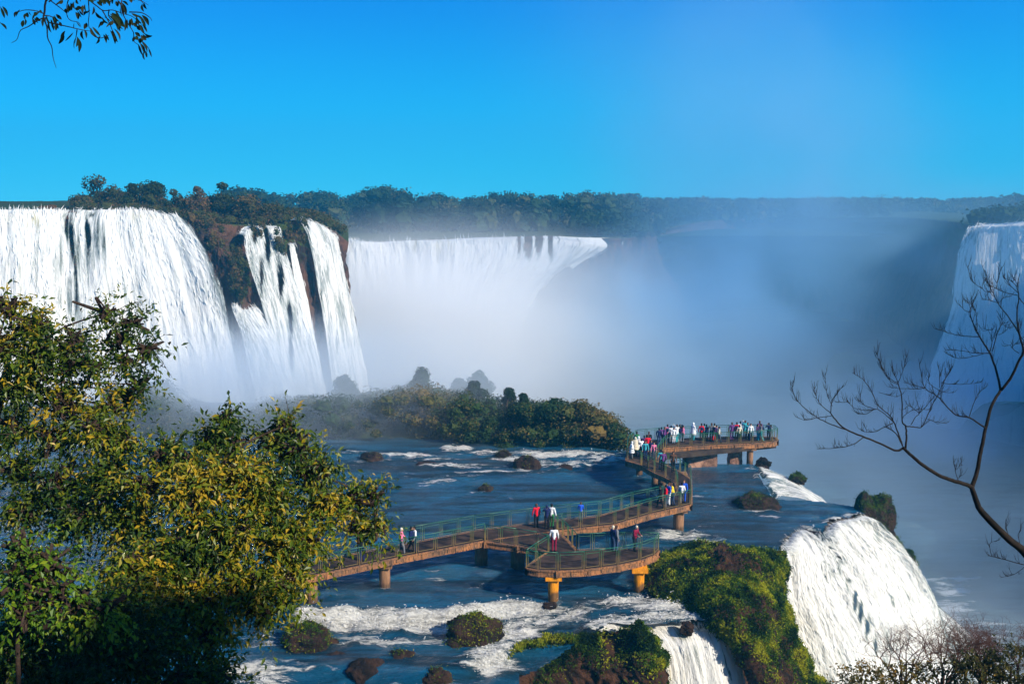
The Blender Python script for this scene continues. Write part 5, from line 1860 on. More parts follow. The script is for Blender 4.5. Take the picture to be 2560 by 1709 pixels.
CR = [(1580, 1146, 'poncho', WHT, GRY, 'white-hooded visitor in a poncho at the left corner of the platform', Lf),
      (1588, 1140, 'poncho', CRM, BLK, 'visitor in a cream poncho second from the left platform corner', A_),
      (1596, 1136, 'poncho', WHT, NAVY, 'visitor in a tall white poncho, third from the left platform corner', A_),
      (1603, 1140, 'photo', WHT, BLK, 'visitor in white raising a camera in the left platform corner', A_ + .4),
      (1610, 1130, 'stand', PUR, BLK, 'visitor in a dark purple jacket in the left platform corner', A_),
      (1619, 1134, 'stand', RED, BLK, 'visitor in a dark red jacket beside the green posts at the left of the platform', A_),
      (1613, 1148, 'stand', TEAL, NAVY, 'visitor in a dark teal coat at the near rail of the platform corner', B_),
      (1627, 1144, 'walk', NAVY, GRY, 'visitor in navy coming off the left end of the platform', B_),
      (1634, 1148, 'stand', PNK, GRY, 'visitor in dusty pink at the near rail by the brown panel', B_),
      (1622, 1126, 'lean', BLK, BLK, 'visitor in black leaning on the rail behind the dark red jacket', A_),
      (1592, 1124, 'lean', GRN, BLK, 'visitor in dark green at the back left rail of the platform', A_),
      (1647, 1112, 'stand', NAVY, JEAN, 'visitor in dark navy at the inner corner above the brown panel', A_),
      (1653, 1108, 'stand', PUR, BLK, 'visitor in purple behind the dark navy visitor', A_),
      (1660, 1112, 'walk', PUR, JEAN, 'visitor in mauve at the start of the long front rail', Rt),
      (1668, 1104, 'stand', PNK, NAVY, 'visitor in bright pink near the left end of the long rail', A_),
      (1677, 1105, 'wave', WHT, GRY, 'visitor in white with one arm raised beside the bright pink one', A_),
      (1684, 1108, 'stand', WHT, WHT, 'visitor dressed all in white at the left part of the long rail', B_),
      (1692, 1106, 'photo', WHT, TEAL, 'visitor in white and teal taking a picture at the long rail', A_ + .5),
      (1699, 1104, 'stand', BRN, WHT, 'visitor with brown top between the white ones and the pink scarf', A_),
      (1707, 1105, 'stand', PNK, GRY, 'visitor in a pale pink coat right of the white group', Rt),
      (1704, 1101, 'stand', PUR, BLK, 'visitor in a dark violet hood behind the pale pink coat', A_),
      (1732, 1101, 'poncho', WHT, TEAL, 'lone visitor in a pointed white poncho above the stone pier', Rt + .5),
      (1753, 1101, 'stand', RED, BLK, 'visitor in faded red left of the teal jacket above the stone pier', A_),
      (1760, 1100, 'stand', TEAL, BLK, 'visitor in a bright teal jacket above the middle of the stone pier', A_),
      (1766, 1101, 'lean', NAVY, BLK, 'visitor in dark navy leaning right of the bright teal jacket', A_),
      (1778, 1102, 'stand', GRY, BLK, 'visitor in grey at the right end of the stone pier', A_),
      (1785, 1101, 'stand', CRM, RED, 'visitor in cream and red over the right end of the stone pier', A_ - .3),
      (1790, 1104, 'stand', PNK, GRN, 'visitor in salmon pink beside the cream and red one', Rt),
      (1796, 1106, 'walk', CRM, GRY, 'small visitor in cream at the gap right of the stone pier', Rt),
      (1829, 1100, 'stand', PUR, PUR, 'visitor in plain dark purple left of the right-hand group', A_),
      (1841, 1098, 'stand', RED, BLK, 'visitor in a dark red jacket and blue cap in the right-hand group', A_),
      (1850, 1094, 'wave', WHT, NAVY, 'tall visitor in white raising a hand in the right-hand group', A_),
      (1848, 1102, 'stand', CRM, BLK, 'visitor in a beige jacket below the tall white one', A_),
      (1862, 1095, 'photo', TEAL, NAVY, 'tall visitor in a light teal jacket in the right-hand group', A_),
      (1868, 1099, 'stand', TEAL, BLK, 'shorter visitor in teal shoulder to shoulder with the light teal jacket', B_),
      (1876, 1100, 'stand', WHT, NAVY, 'visitor in white with a blue cap over the right concrete pier', B_),
      (1893, 1100, 'stand', PNK, TEAL, 'visitor in pink on the right part of the platform', Rt),
      (1898, 1096, 'stand', PUR, GRY, 'visitor in violet behind the pink one on the right part', A_),
      (1902, 1102, 'walk', GRY, TEAL, 'visitor in grey and pale teal right of the pink one', Lf),
      (1921, 1098, 'photo', NAVY, BLK, 'last visitor at the right end, in a navy hood', A_),
      (1926, 1101, 'stand', GRY, GRY, 'visitor in grey beside the navy hood at the right end', Lf)]
HR = [BLK, BRN, (.04, .025, .015), BLK]
for i_, (px, py, ps, tp, bt, lb, fc_) in enumerate(CR):
    person(px, py, ps, tp, bt, lb, fc_, HR[i_ % 4], i_ % 3, 0.90 + 0.035 * ((i_ * 7) % 4), i_ % 3 == 1, PG, bag=(BLK, RED, NAVY, GRN)[i_ % 4] if (ps in ('stand', 'walk', 'photo') and i_ % 4 == 2) else None)
# ================================================================ air: haze and mist
m, nt = newmat('haze')
pv = nt.nodes.new('ShaderNodeVolumePrincipled')
pv.inputs['Color'].default_value = (0.08, 0.60, 1.0, 1)
pv.inputs['Density'].default_value = 0.0006
pv.inputs['Anisotropy'].default_value = 0.2
out(nt, None, pv.outputs[0])
mb = MB()
mb.box((0, 675, 47.5), (2990, 1670, 157))
tag(mb.build('haze', m), kind='stuff')


def mist_mat(name, dens, seed, nscale=1.6, contrast=1.0, power=1.0, col=(0.94, 0.98, 1.0), aniso=0.25):
    m, nt = newmat(name)
    tc = nt.nodes.new('ShaderNodeTexCoord')
    ln = nt.nodes.new('ShaderNodeVectorMath')
    ln.operation = 'LENGTH'
    L(nt, tc.outputs['Object'], ln.inputs[0])
    fall = mrange(nt, ln.outputs['Value'], 1.0, 0.15)
    if power != 1:
        fall = math_(nt, 'POWER', fall, power)
    mp = nt.nodes.new('ShaderNodeMapping')
    mp.inputs['Location'].default_value = (seed * 3.7, seed * 1.3, seed)
    L(nt, tc.outputs['Object'], mp.inputs[0])
    nz = noise(nt, mp.outputs[0], nscale, 3, 0.5, 0.3)
    nn = mrange(nt, nz, 0.5 - 0.28 / contrast, 0.5 + 0.28 / contrast, 0.25, 1.0)
    d = math_(nt, 'MULTIPLY', math_(nt, 'MULTIPLY', fall, nn), dens)
    pv = nt.nodes.new('ShaderNodeVolumePrincipled')
    pv.inputs['Color'].default_value = (*col, 1)
    pv.inputs['Anisotropy'].default_value = aniso
    L(nt, d, pv.inputs['Density'])
    out(nt, None, pv.outputs[0])
    return m


def mist(loc, rad, dens, label, seed, rot=(0, 0, 0), **kw):
    mb = MB()
    th = np.linspace(0.0, math.pi, 17)
    ph = np.linspace(0, 2 * math.pi, 28, endpoint=False)
    T, Ph = np.meshgrid(th, ph, indexing='ij')
    d = np.stack([np.sin(T) * np.cos(Ph), np.sin(T) * np.sin(Ph), np.cos(T)], -1)
    q = [[i * 28 + j, (i + 1) * 28 + j, (i + 1) * 28 + (j + 1) % 28, i * 28 + (j + 1) % 28] for i in range(16) for j in range(28)]
    mb.add(d.reshape(-1, 3), q)
    o = mb.build('mist', mist_mat('mist', dens, seed, **kw))
    o.location = loc
    o.scale = rad
    o.rotation_euler = rot
    return tag(o, label, 'mist', kind='stuff')


SHADE_BLUE = (0.42, 0.74, 1.0)  # mist albedo tinted blue in place of shadow lit by the sky
mist((-16, 252, -18), (74, 58, 46), 0.085, 'thick white mist filling the gorge below the wide middle fall', 1, nscale=1.8, aniso=0.0, col=(.985, .99, 1))
mist((-34, 264, -14), (46, 32, 33), 0.08, 'dense spray at the left foot of the wide middle fall', 2, aniso=0.0, col=(.985, .99, 1))
mist((36, 268, -13), (46, 40, 36), 0.07, 'billowing blue-white mist hiding the right end of the middle fall', 3, nscale=2.6, contrast=1.5, col=(.72, .89, 1))
mist((60, 250, -6), (50, 40, 44), 0.028, 'blue mist in the deep part of the gorge', 12, nscale=2.4, contrast=1.6, col=SHADE_BLUE)
mist((100, 206, -27), (54, 34, 26), 0.09, 'churning mist at the foot of the shaded right fall', 11, nscale=3, contrast=1.6, col=SHADE_BLUE)
mist((118, 330, 14), (96, 60, 26), 0.012, 'thin blue mist along the right rim of the gorge', 13, nscale=2.5, contrast=1.4, col=SHADE_BLUE)
mist((66, 262, 34), (58, 44, 62), 0.018, 'blue spray cloud rising over the rim of the gorge', 8, nscale=2.4, contrast=1.5, col=SHADE_BLUE)
mist((46, 250, 70), (70, 46, 80), 0.0035, 'faint plume of spray drifting up into the sky', 9, nscale=2.2, contrast=1.6, power=1.4, col=(.6, .85, 1))
mist((-46, 146, -12), (44, 20, 24), 0.075, 'low mist at the foot of the left falls', 4, aniso=0.0)
mist((-24, 111, 2), (38, 17, 12), 0.15, 'pale mist over the left part of the island', 5, nscale=2.2, aniso=0.0, col=(.8, .9, 1))
mist((36, 150, -20), (50, 50, 36), 0.022, 'blue shaded mist in the gorge right of the platform', 6, nscale=2.5, contrast=1.4, col=(.66, .85, 1))
mist((66, 120, -24), (34, 34, 20), 0.018, 'low cloud of mist over the gorge water behind the big fall', 14, nscale=3, contrast=1.8, col=(.6, .8, 1))
mist((112, 214, 0), (44, 26, 40), 0.020, 'thin blue veil of mist in front of the shaded right fall', 10, nscale=2.2, col=SHADE_BLUE)
mist((40, 83, -20), (14, 14, 16), 0.06, 'spray at the foot of the big lower fall', 7)
# ================================================================ trees close to the camera
M['leaf_near'] = leaf_mat('broad leaves', (0.014, 0.042, 0.005), (0.10, 0.150, 0.008), (0.42, 0.28, 0.015), 0.35, 0.45, 0.35)
M['leaf_low'] = leaf_mat('bright young leaves', (0.03, 0.08, 0.006), (0.08, 0.17, 0.008), (0.20, 0.26, 0.015), 0.35, 0.45, 0.3)
M['leaf_over'] = leaf_mat('overhanging leaves', (0.004, 0.010, 0.003), (0.008, 0.018, 0.004), (0.022, 0.020, 0.006), 0.1, 0.6, 0.1)  # near-black leaf colour holds the shade of the canopy overhead
M['twig'] = plain('dark twig bark', (0.055, 0.035, 0.025), (0.02, 0.014, 0.012), 14, .85, .15, .7, .01)
M['twiglit'] = plain('lichen bark', (0.020, 0.014, 0.010), (0.005, 0.004, 0.003), 9, .85, .15, .8, .012)  # bark colour darkened to carry the shade on bare tree and overhanging stems


def leafy_lobe(mb, tb, c, r, ntw, ll, lw, tone, hub=None, tdir=(0, 0, 0), nleaf=9, spray=.55, tvar=.2, fill=.55):
    """twigs through an ellipsoid, leaves spaced along each twig"""
    c, r = np.asarray(c, float), np.asarray(r, float)
    d = unit(ntw)
    rad = RNG.uniform(fill, 1.0, ntw) ** .6
    nn = vnoise(d * 2.3 + c * .7, int(abs(c[0] * 13)) + 3)
    rad = rad * (0.85 + .3 * nn)
    base = c + d * r * rad[:, None] * .82
    td = d * .9 + .75 * unit(ntw) + np.asarray(tdir)
    td /= np.linalg.norm(td, axis=1, keepdims=True)
    tl = RNG.uniform(.6, 1.3, ntw) * spray
    tw = np.repeat(np.arange(ntw), nleaf)
    k = np.tile(np.linspace(0.05, 1, nleaf), ntw)
    p = base[tw] + td[tw] * (tl[tw] * k)[:, None] + np.array([0, 0, -1.0]) * (0.22 * tl[tw] * k ** 2)[:, None]
    n = len(p)
    side = unit(n)
    ax = td[tw] * .45 + side * .75 + np.array([0, 0, -.35])
    ax /= np.linalg.norm(ax, axis=1, keepdims=True)
    s = RNG.uniform(.5, 1.35, n) * ll
    nr = unit(n) * .55 + np.array([.25, -.35, .75])
    cl = vnoise(base * 1.3, 5)
    tn = np.clip(tone - .06 + 1.5 * tvar * cl[tw] + RNG.normal(0, .15, n) + .15 * RNG.normal(0, 1, ntw)[tw], 0, 1)
    card_quads(mb, p + ax * s[:, None] * .5, nr, ax, s, s * lw / ll * RNG.uniform(.8, 1.2, n), tn, .22)
    # a share of the twigs is drawn as wood
    for i in RNG.choice(ntw, max(1, ntw // 5), replace=False):
        q = [base[i], base[i] + td[i] * tl[i] * .5 - [0, 0, .05 * tl[i]], base[i] + td[i] * tl[i] - [0, 0, .2 * tl[i]]]
        tb.tube(q, [.006, .004, .002], 4, False)
    if hub is not None:
        q = spline([hub, (np.asarray(hub) + c) / 2 + RNG.normal(0, .12, 3), c], 6)
        tb.tube(q, np.linspace(.022, .008, 6), 6)
        for i in RNG.choice(ntw, min(ntw, 14), replace=False):
            tb.tube(spline([c, (c + base[i]) / 2 + RNG.normal(0, .06, 3), base[i]], 4), np.linspace(.018, .006, 4), 5, False)


def big_tree(label, base, trunk, lobes, mat, ll, lw, name='leafy_tree', r0=.16, dens=1.0, spray=.5, tdir=(0, 0, 0)):
    """lobes: (px,py,rx,ry,Y,tone,density) in P pixels; trunk: list of world points"""
    root = empty(name, base, 0, label, 'tree')
    mb, tb, t0 = MB(), MB(), MB()
    tr = spline(trunk, 16)
    t0.tube(tr, np.linspace(r0, r0 * .4, 16), 9)
    t0.build('trunk', M['twig'], root, smooth=True)
    for (px, py, rx, ry, Y_, tone, dn) in lobes:
        c = pat(px, py, Y_)
        s_ = Y_ / (2349 * 35 / 36.)
        sh_ = spray * .45
        r_ = (max(.6 * rx * s_, rx * s_ - sh_), max(.5 * rx * s_, (rx + ry) * .5 * s_ * .9 - sh_), max(.55 * ry * s_, ry * s_ - sh_))
        hub = tr[np.argmin(np.linalg.norm(tr - c, axis=1))]
        n = int(rx * ry * .052 * dn * dens)
        K_ = 6
        for k in range(K_):
            dl = unit(1)[0] * np.array(r_) * RNG.uniform(.45, .95) if k else np.zeros(3)
            leafy_lobe(mb, tb, c + dl, np.array(r_) * RNG.uniform(.30, .62), max(5, int(n / K_ * RNG.uniform(.7, 1.3))), ll * RNG.uniform(.85, 1.15), lw, tone + RNG.normal(0, .11), hub if k == 0 else c, tdir, spray=spray * RNG.uniform(.7, 1.25))
    mb.build('crown', mat, root)
    tb.build('branches', M['twig'], root)
    return root


def ground_pt(x, y):
    return np.array([x, y, slopeZ(x, y)])


# main leafy tree
t = ground_pt(-3.6, 11.5)
big_tree('big leafy tree with olive and rust-brown leaves reaching over the walkway', t,
         [t, pat(330, 1500, 11.8), pat(420, 1300, 12), pat(480, 1100, 12.2)], [
    (400, 1040, 80, 60, 12.2, .45, 1), (500, 1010, 80, 60, 12.6, .40, 1), (620, 1010, 60, 46, 12.8, .38, 1), (655, 975, 34, 36, 12.8, .35, 1), (690, 1030, 60, 55, 12.6, .35, 1),
    (518, 962, 18, 20, 12.6, .4, .8), (720, 1080, 60, 60, 12.4, .40, 1), (560, 1080, 90, 80, 12.0, .62, 1), (440, 1130, 100, 90, 11.8, .5, 1), (330, 1110, 60, 70, 11.8, .45, .9),
    (630, 1150, 100, 90, 12.0, .58, 1), (740, 1160, 70, 60, 12.4, .5, 1), (800, 1150, 50, 46, 12.6, .45, 1), (855, 1140, 34, 32, 12.7, .42, 1), (868, 1205, 26, 46, 12.7, .5, .8), (820, 1215, 36, 30, 12.6, .55, .6),
    (520, 1230, 110, 90, 11.6, .45, 1), (640, 1260, 90, 80, 11.8, .5, 1), (700, 1240, 46, 70, 12.0, .42, .9), (400, 1260, 110, 90, 11.4, .42, 1), (560, 1340, 100, 70, 11.4, .62, 1),
    (655, 1340, 60, 60, 11.6, .6, 1), (450, 1370, 90, 70, 11.2, .65, 1), (600, 1400, 60, 40, 11.4, .7, .9), (370, 1380, 70, 70, 11, .6, .9), (480, 1450, 80, 60, 11, .7, .8), (390, 1480, 70, 60, 10.8, .68, .9), (500, 1540, 70, 40, 10.8, .5, .6), (300, 1300, 80, 80, 11, .4, 1)],
    M['leaf_near'], .086, .034, dens=.50, spray=.40)
# upper-left tree with gaps
t = ground_pt(-6.2, 12.5)
big_tree('tall loose-leaved tree at the left edge with gaps against the waterfall', t,
         [t, pat(-60, 1300, 12.6), pat(-40, 1050, 12.8), pat(20, 850, 13)], [
    (20, 700, 60, 34, 13, .55, .7), (70, 740, 60, 46, 13, .5, .7), (20, 800, 60, 60, 13, .42, .8), (100, 800, 80, 60, 13, .42, .8), (170, 790, 60, 50, 13.1, .36, .7), (190, 840, 80, 50, 13, .4, .8),
    (238, 718, 26, 26, 13.2, .3, .8), (296, 738, 34, 22, 13.3, .3, .7), (272, 780, 50, 24, 13.2, .32, .5), (330, 800, 26, 12, 13.3, .3, .4), (285, 830, 40, 26, 13.2, .34, .6), (320, 880, 24, 30, 13.2, .3, .8), (290, 905, 20, 20, 13.2, .35, .4),
    (60, 890, 90, 60, 13, .5, .8), (160, 920, 90, 50, 12.9, .72, .6), (240, 930, 60, 40, 12.9, .75, .5), (40, 980, 60, 60, 12.8, .45, .65), (120, 1010, 80, 50, 12.8, .4, .35), (230, 990, 70, 60, 12.6, .6, .9), (290, 1010, 40, 60, 12.6, .62, .8),
    (40, 1080, 60, 60, 12.6, .42, .5), (140, 1100, 80, 60, 12.4, .35, .5), (240, 1090, 70, 70, 12.3, .55, .9), (60, 1170, 80, 60, 12.2, .35, .7), (180, 1190, 90, 70, 12, .32, .9), (300, 1180, 70, 60, 12, .45, 1)],
    M['leaf_near'], .084, .033, dens=.68, spray=.40)
# dark lower layer
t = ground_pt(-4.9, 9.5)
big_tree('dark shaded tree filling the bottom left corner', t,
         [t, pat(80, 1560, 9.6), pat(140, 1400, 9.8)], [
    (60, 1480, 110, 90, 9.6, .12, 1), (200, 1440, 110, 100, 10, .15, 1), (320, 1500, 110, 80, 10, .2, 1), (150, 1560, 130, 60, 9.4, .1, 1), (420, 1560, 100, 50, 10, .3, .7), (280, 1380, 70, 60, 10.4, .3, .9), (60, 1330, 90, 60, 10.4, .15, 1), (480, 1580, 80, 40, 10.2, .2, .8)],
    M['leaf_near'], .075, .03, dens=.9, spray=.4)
# bright sprays at the far left
t = ground_pt(-4.6, 8.6)
big_tree('yellow-green young tree with drooping leaf sprays at the left edge', t,
         [t, pat(40, 1480, 8.7), pat(60, 1330, 8.8)], [
    (40, 1260, 60, 34, 8.8, .55, .8), (110, 1290, 50, 34, 8.8, .6, .8), (40, 1330, 60, 46, 8.7, .5, .8), (130, 1350, 60, 40, 8.8, .5, .7), (180, 1380, 36, 30, 8.8, .55, .7), (235, 1405, 26, 22, 8.8, .9, .6), (60, 1400, 60, 40, 8.7, .4, .5)],
    M['leaf_low'], .062, .030, name='young_tree', r0=.03, dens=.30, spray=.38)

# tall tree to the right of the viewpoint, out of frame, added to shade the lower left
t = ground_pt(12.4, -2.2)
root = empty('shade_tree', t, 0, 'tall tree behind and right of the viewpoint, out of the picture', 'tree')
mb, tb = MB(), MB()
tb.tube([t, t + [0, 0, 5], [11.8, -1.9, 31.8]], [.2, .16, .06], 8)
for c_, r_ in (((11.4, -1.7, 32.3), .95), ((11.5, -.9, 31.7), .85), ((11.4, -2.5, 32.1), .95), ((11.6, -1.7, 31.2), 1.05), ((12.4, -2.2, 30.8), 1.1), ((12.2, -1.2, 32.2), .9), ((11.2, -3.3, 31.6), .8)):
    lobe(mb, c_, (r_, r_, r_ * .8), 900, .16, .4, .3, True, int(r_ * 100))
tb.build('trunk', M['bark'], root)
mb.build('crown', M['leaf_near'], root)

# ---------------------------------------------------------------- overhanging branch, top left
def ZO(zx, zy, Y=7.0):
    return at(zx / 5.8725, zy / 5.87, Y)


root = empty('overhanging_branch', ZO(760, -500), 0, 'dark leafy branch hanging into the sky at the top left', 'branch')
tb, mb = MB(), MB()
stems = [
    [(1300, -300), (1000, -180), (700, -20), (655, 190), (640, 260), (690, 400), (700, 560), (760, 690), (780, 850), (825, 1000)],
    [(640, 200), (520, 160), (360, 150), (210, 200)], [(650, 260), (560, 300), (420, 390), (300, 450), (250, 580), (170, 630)], [(650, 230), (760, 250), (830, 350), (820, 440)],
    [(1100, -200), (1000, 10), (980, 200), (1030, 300), (1150, 330), (1190, 400)], [(700, 330), (960, 385), (1200, 440), (1330, 460)],
    [(1300, -200), (1300, 30), (1310, 200), (1300, 380), (1380, 500)], [(1300, 0), (1420, 90), (1520, 160), (1650, 150), (1800, 200), (1950, 250), (2100, 380)],
    [(1400, -200), (1700, -60), (1900, -30), (2080, 20), (2180, 80)], [(1600, 150), (1600, 250), (1720, 380), (1760, 460)], [(1500, 150), (1600, 330), (1650, 450), (1700, 600)],
    [(1800, -60), (1780, 120), (1850, 300), (1960, 480), (1960, 600), (2050, 680), (2090, 800)], [(1900, 180), (2080, 190), (2200, 260), (2230, 310)], [(1960, 560), (2100, 620), (2200, 740), (2220, 830)],
    [(1130, 440), (1120, 520), (1100, 640)], [(1330, 450), (1450, 560), (1600, 520)], [(700, -20), (900, 130), (940, 170)], [(-200, 40), (-40, 60), (20, 130)], [(-200, 260), (-40, 300), (20, 350)],
    [(720, 30), (860, -60), (960, -20)], [(2050, -60), (2080, 20), (2110, 60)]]
for i_, st in enumerate(stems):
    dy = 7.0 + (i_ % 5 - 2) * .12
    pts = spline([ZO(a, b, dy if j else 7.0) for j, (a, b) in enumerate(st)], len(st) * 3)
    tb.tube(pts, np.linspace(.009 if i_ == 0 else .0045, .0016, len(pts)), 5)
LV = [(215, 260, 250, 170), (375, 200, 370, 290), (345, 300, 325, 400), (520, 200, 470, 290), (480, 280, 515, 370), (560, 190, 500, 240), (640, 260, 630, 390), (690, 260, 720, 340), (720, 300, 745, 480), (770, 240, 825, 350), (825, 350, 820, 450), (740, 340, 770, 330),
      (900, 20, 810, 80), (930, 470, 860, 650), (1080, 480, 950, 600), (1110, 560, 1080, 720), (1130, 540, 1165, 770), (1210, 450, 1225, 590), (1090, 340, 1080, 430), (1120, 330, 1180, 400), (1240, 350, 1240, 430), (1330, 410, 1440, 560), (1450, 550, 1410, 650), (1520, 510, 1560, 630), (1620, 450, 1690, 650), (1480, 330, 1440, 410),
      (1010, 60, 1000, 190), (1060, 40, 1050, 160), (1100, 120, 1160, 150), (1110, 180, 1150, 290), (1220, 80, 1220, 200), (1300, 170, 1230, 230), (1370, 100, 1350, 220), (1400, 180, 1520, 280), (1500, 260, 1590, 350), (1590, 220, 1740, 440), (1660, 280, 1760, 460), (1690, 150, 1770, 280), (1770, 60, 1810, 250), (1800, 250, 1760, 120),
      (1840, 300, 1830, 450), (1880, 300, 1870, 440), (1930, 200, 2060, 250), (2000, 240, 2070, 340), (2060, 240, 2140, 400), (1950, 340, 2010, 400), (2010, 380, 2060, 450), (2070, 370, 2120, 500), (1980, 480, 2060, 540), (2070, 520, 2150, 590), (1980, 540, 1940, 610), (2060, 560, 2050, 640), (2090, 60, 2110, 170), (1800, 20, 1880, 80), (2110, 760, 2120, 880), (2180, 730, 2220, 840), (2030, 650, 2085, 820),
      (10, 110, 70, 270), (5, 340, 95, 430), (1450, 0, 1490, 70), (1560, -20, 1600, 60), (1120, -20, 1150, 60), (1250, 0, 1400, 10), (1380, 30, 1300, 0), (1640, 0, 1610, 90), (1700, 20, 1730, 100), (1900, -20, 1930, 40), (980, 200, 960, 130), (1500, 90, 1420, 30), (1640, 330, 1560, 400)]
for (a, b, c_, d_) in LV:
    for rep in range(random.choice((1, 2, 2, 3))):
        Y_ = 7.0 + random.uniform(-.2, .2)
        p, q_ = ZO(a + rep * 26, b - rep * 14, Y_), ZO(c_ + rep * 40, d_ - rep * 30, Y_ + random.uniform(-.04, .04))
        ax = q_ - p
        ln = np.linalg.norm(ax)
        nr = unit(1)[0] * .6 + np.array([0, -.8, .35])
        # curved lens-shaped leaf with a midrib fold
        K_ = 6
        s_ = np.cross(ax / ln, nr)
        s_ /= np.linalg.norm(s_)
        u_ = np.cross(s_, ax / ln)
        w_ = ln * random.uniform(.11, .15) if ln > .05 else .012
        cv = random.uniform(-.16, .16) * ln
        vs, qs = [], []
        for k in range(K_ + 1):
            t_ = k / K_
            cc = p + ax * t_ + s_ * cv * math.sin(math.pi * t_) - u_ * .06 * ln * t_ * t_
            ww = w_ * math.sin(math.pi * min(1, t_ * .96 + .02)) ** .8
            vs += [cc - s_ * ww + u_ * ww * .3, cc, cc + s_ * ww + u_ * ww * .3]
        for k in range(K_):
            o_ = k * 3
            qs += [[o_, o_ + 1, o_ + 4, o_ + 3], [o_ + 1, o_ + 2, o_ + 5, o_ + 4]]
        mb.add(vs, qs, tone=random.uniform(0, 1))
tb.build('stem', M['twiglit'], root)
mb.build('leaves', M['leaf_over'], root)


# ---------------------------------------------------------------- bare tree, right
def Z7(zx, zy, Y=12.0):
    return at(1960 + zx / 2.6133, 900 + zy / 2.6133, Y)


def Z6(zx, zy, Y=12.0):
    return at(1960 + zx / 3.915, 640 + zy / 3.915, Y)


root = empty('bare_tree', Z7(1900, 2300), 0, 'leafless dark tree reaching in from the right edge', 'tree')
tb = MB()
u = 12.0 / FPX          # one source pixel in metres at the tree


def limb(pts, r0, r1, dy=0.0, Z=Z7, wob=.25):
    n = len(pts)
    P_ = [Z(a, b, 12.0 + dy * (i / (n - 1)) ** 1.0) for i, (a, b) in enumerate(pts)]
    Q = spline(P_, n * 4)
    Q[1:-1] += RNG.normal(0, .35 * u, Q[1:-1].shape)
    tb.tube(Q, np.linspace(r0, r1, len(Q)) * u, 7, True)
    return Q


limb([(1900, 1700), (1700, 1430), (1568, 1250), (1470, 1170), (1320, 1020), (1270, 950), (1225, 820)], 12.5, 6.5)
limb([(1230, 830), (1180, 808), (1100, 785), (1000, 745), (900, 680), (830, 620), (778, 570)], 5.6, 3.6, -.4)
limb([(1228, 830), (1258, 740), (1280, 620), (1300, 530), (1320, 430), (1360, 290), (1415, 195)], 5.8, 3.4, .4)
tips = []


def branch(pts, r0, r1, dy=0.0, Z=Z7):
    Q = limb(pts, r0, r1, dy, Z)
    tips.append((Q, r1))


sub = [([(780, 572), (730, 590), (620, 540), (520, 500), (400, 450), (330, 380), (305, 345)], 3.0, 1.4, -.6),
       ([(305, 345), (312, 270), (345, 220), (385, 165)], 1.2, .6, -.1), ([(400, 452), (300, 415), (210, 370), (110, 290), (65, 220), (50, 140)], 1.5, .5, -.3),
       ([(305, 345), (240, 290), (205, 220), (198, 140)], 1.1, .5, .1), ([(310, 365), (220, 375), (140, 392), (100, 380)], 1.0, .4, .1), ([(315, 300), (280, 210), (268, 75)], .9, .4, .1),
       ([(520, 503), (450, 550), (350, 572), (215, 578)], 1.2, .6, -.2), ([(775, 562), (740, 490), (700, 455), (650, 430)], 1.7, .8, .2),
       ([(775, 560), (755, 500), (720, 410), (690, 360), (610, 290), (575, 210), (520, 130), (445, 80)], 1.9, .6, .4), ([(795, 575), (800, 500), (795, 430), (772, 400), (770, 250), (745, 150)], 2.6, 1.2, .2),
       ([(745, 150), (720, 80), (700, 0)], 1.0, .4), ([(745, 150), (680, 110), (620, 0), (610, -60)], 1.0, .4), ([(745, 150), (780, 60), (800, -40)], .9, .4), ([(748, 160), (690, 130), (640, 60), (620, -10)], .9, .4),
       ([(795, 430), (850, 436), (905, 430), (960, 310), (1000, 235), (1020, 190), (1060, 110), (1100, 35)], 1.5, .5, .2), ([(1320, 445), (1260, 405), (1210, 375), (1120, 355), (1050, 285), (1000, 235), (920, 180), (895, 80), (880, -10)], 2.2, .6, .3),
       ([(920, 182), (860, 188), (790, 186), (700, 180)], 1.0, .5), ([(918, 180), (850, 165), (780, 145)], .9, .4), ([(715, 405), (650, 345), (600, 320), (540, 350), (480, 352)], 1.2, .5, .2), ([(712, 410), (650, 440), (600, 465), (540, 470), (500, 450)], 1.2, .5, .1),
       ([(600, 322), (520, 290), (500, 240), (490, 160)], 1.0, .5, .1), ([(600, 322), (480, 320), (420, 275)], .9, .4, .1), ([(420, 275), (330, 275)], .6, .4), ([(830, 420), (860, 370), (885, 345), (870, 270)], 1.1, .5, .1), ([(885, 345), (940, 290), (960, 250)], .8, .4, .1), ([(885, 348), (820, 300), (790, 320)], .8, .4, .1),
       ([(1210, 370), (1240, 280), (1270, 220), (1310, 180)], 1.0, .4, .1), ([(1140, 785), (1120, 730), (1120, 680)], .9, .5), ([(1125, 715), (1150, 690), (1170, 684)], .6, .3), ([(1135, 775), (1160, 750)], .6, .3),
       ([(1700, 1360), (1568, 1336), (1420, 1295), (1330, 1275)], 1.6, .7, -.1), ([(1360, 1280), (1345, 1230), (1350, 1190), (1390, 1180)], .8, .4), ([(1568, 1350), (1500, 1400), (1415, 1418)], .8, .4), ([(1480, 1180), (1455, 1100), (1450, 1040)], .9, .4), ([(1540, 1190), (1530, 1140), (1550, 1110)], .8, .4),
       ([(1020, 200), (950, 150), (945, 70)], .8, .4), ([(1018, 180), (1015, 100), (1012, 30)], .8, .4), ([(1030, 150), (1150, 158), (1300, 145)], .8, .35), ([(1010, 200), (1060, 210), (1110, 212)], .7, .35), ([(1030, 150), (1075, 90), (1085, 30)], .7, .35), ([(940, 385), (1000, 405), (1065, 412)], .9, .4), ([(620, 210), (690, 230), (745, 240)], .6, .4), ([(770, 380), (800, 350), (850, 325), (960, 322)], .8, .4)]
for s_ in sub:
    branch(*s_)
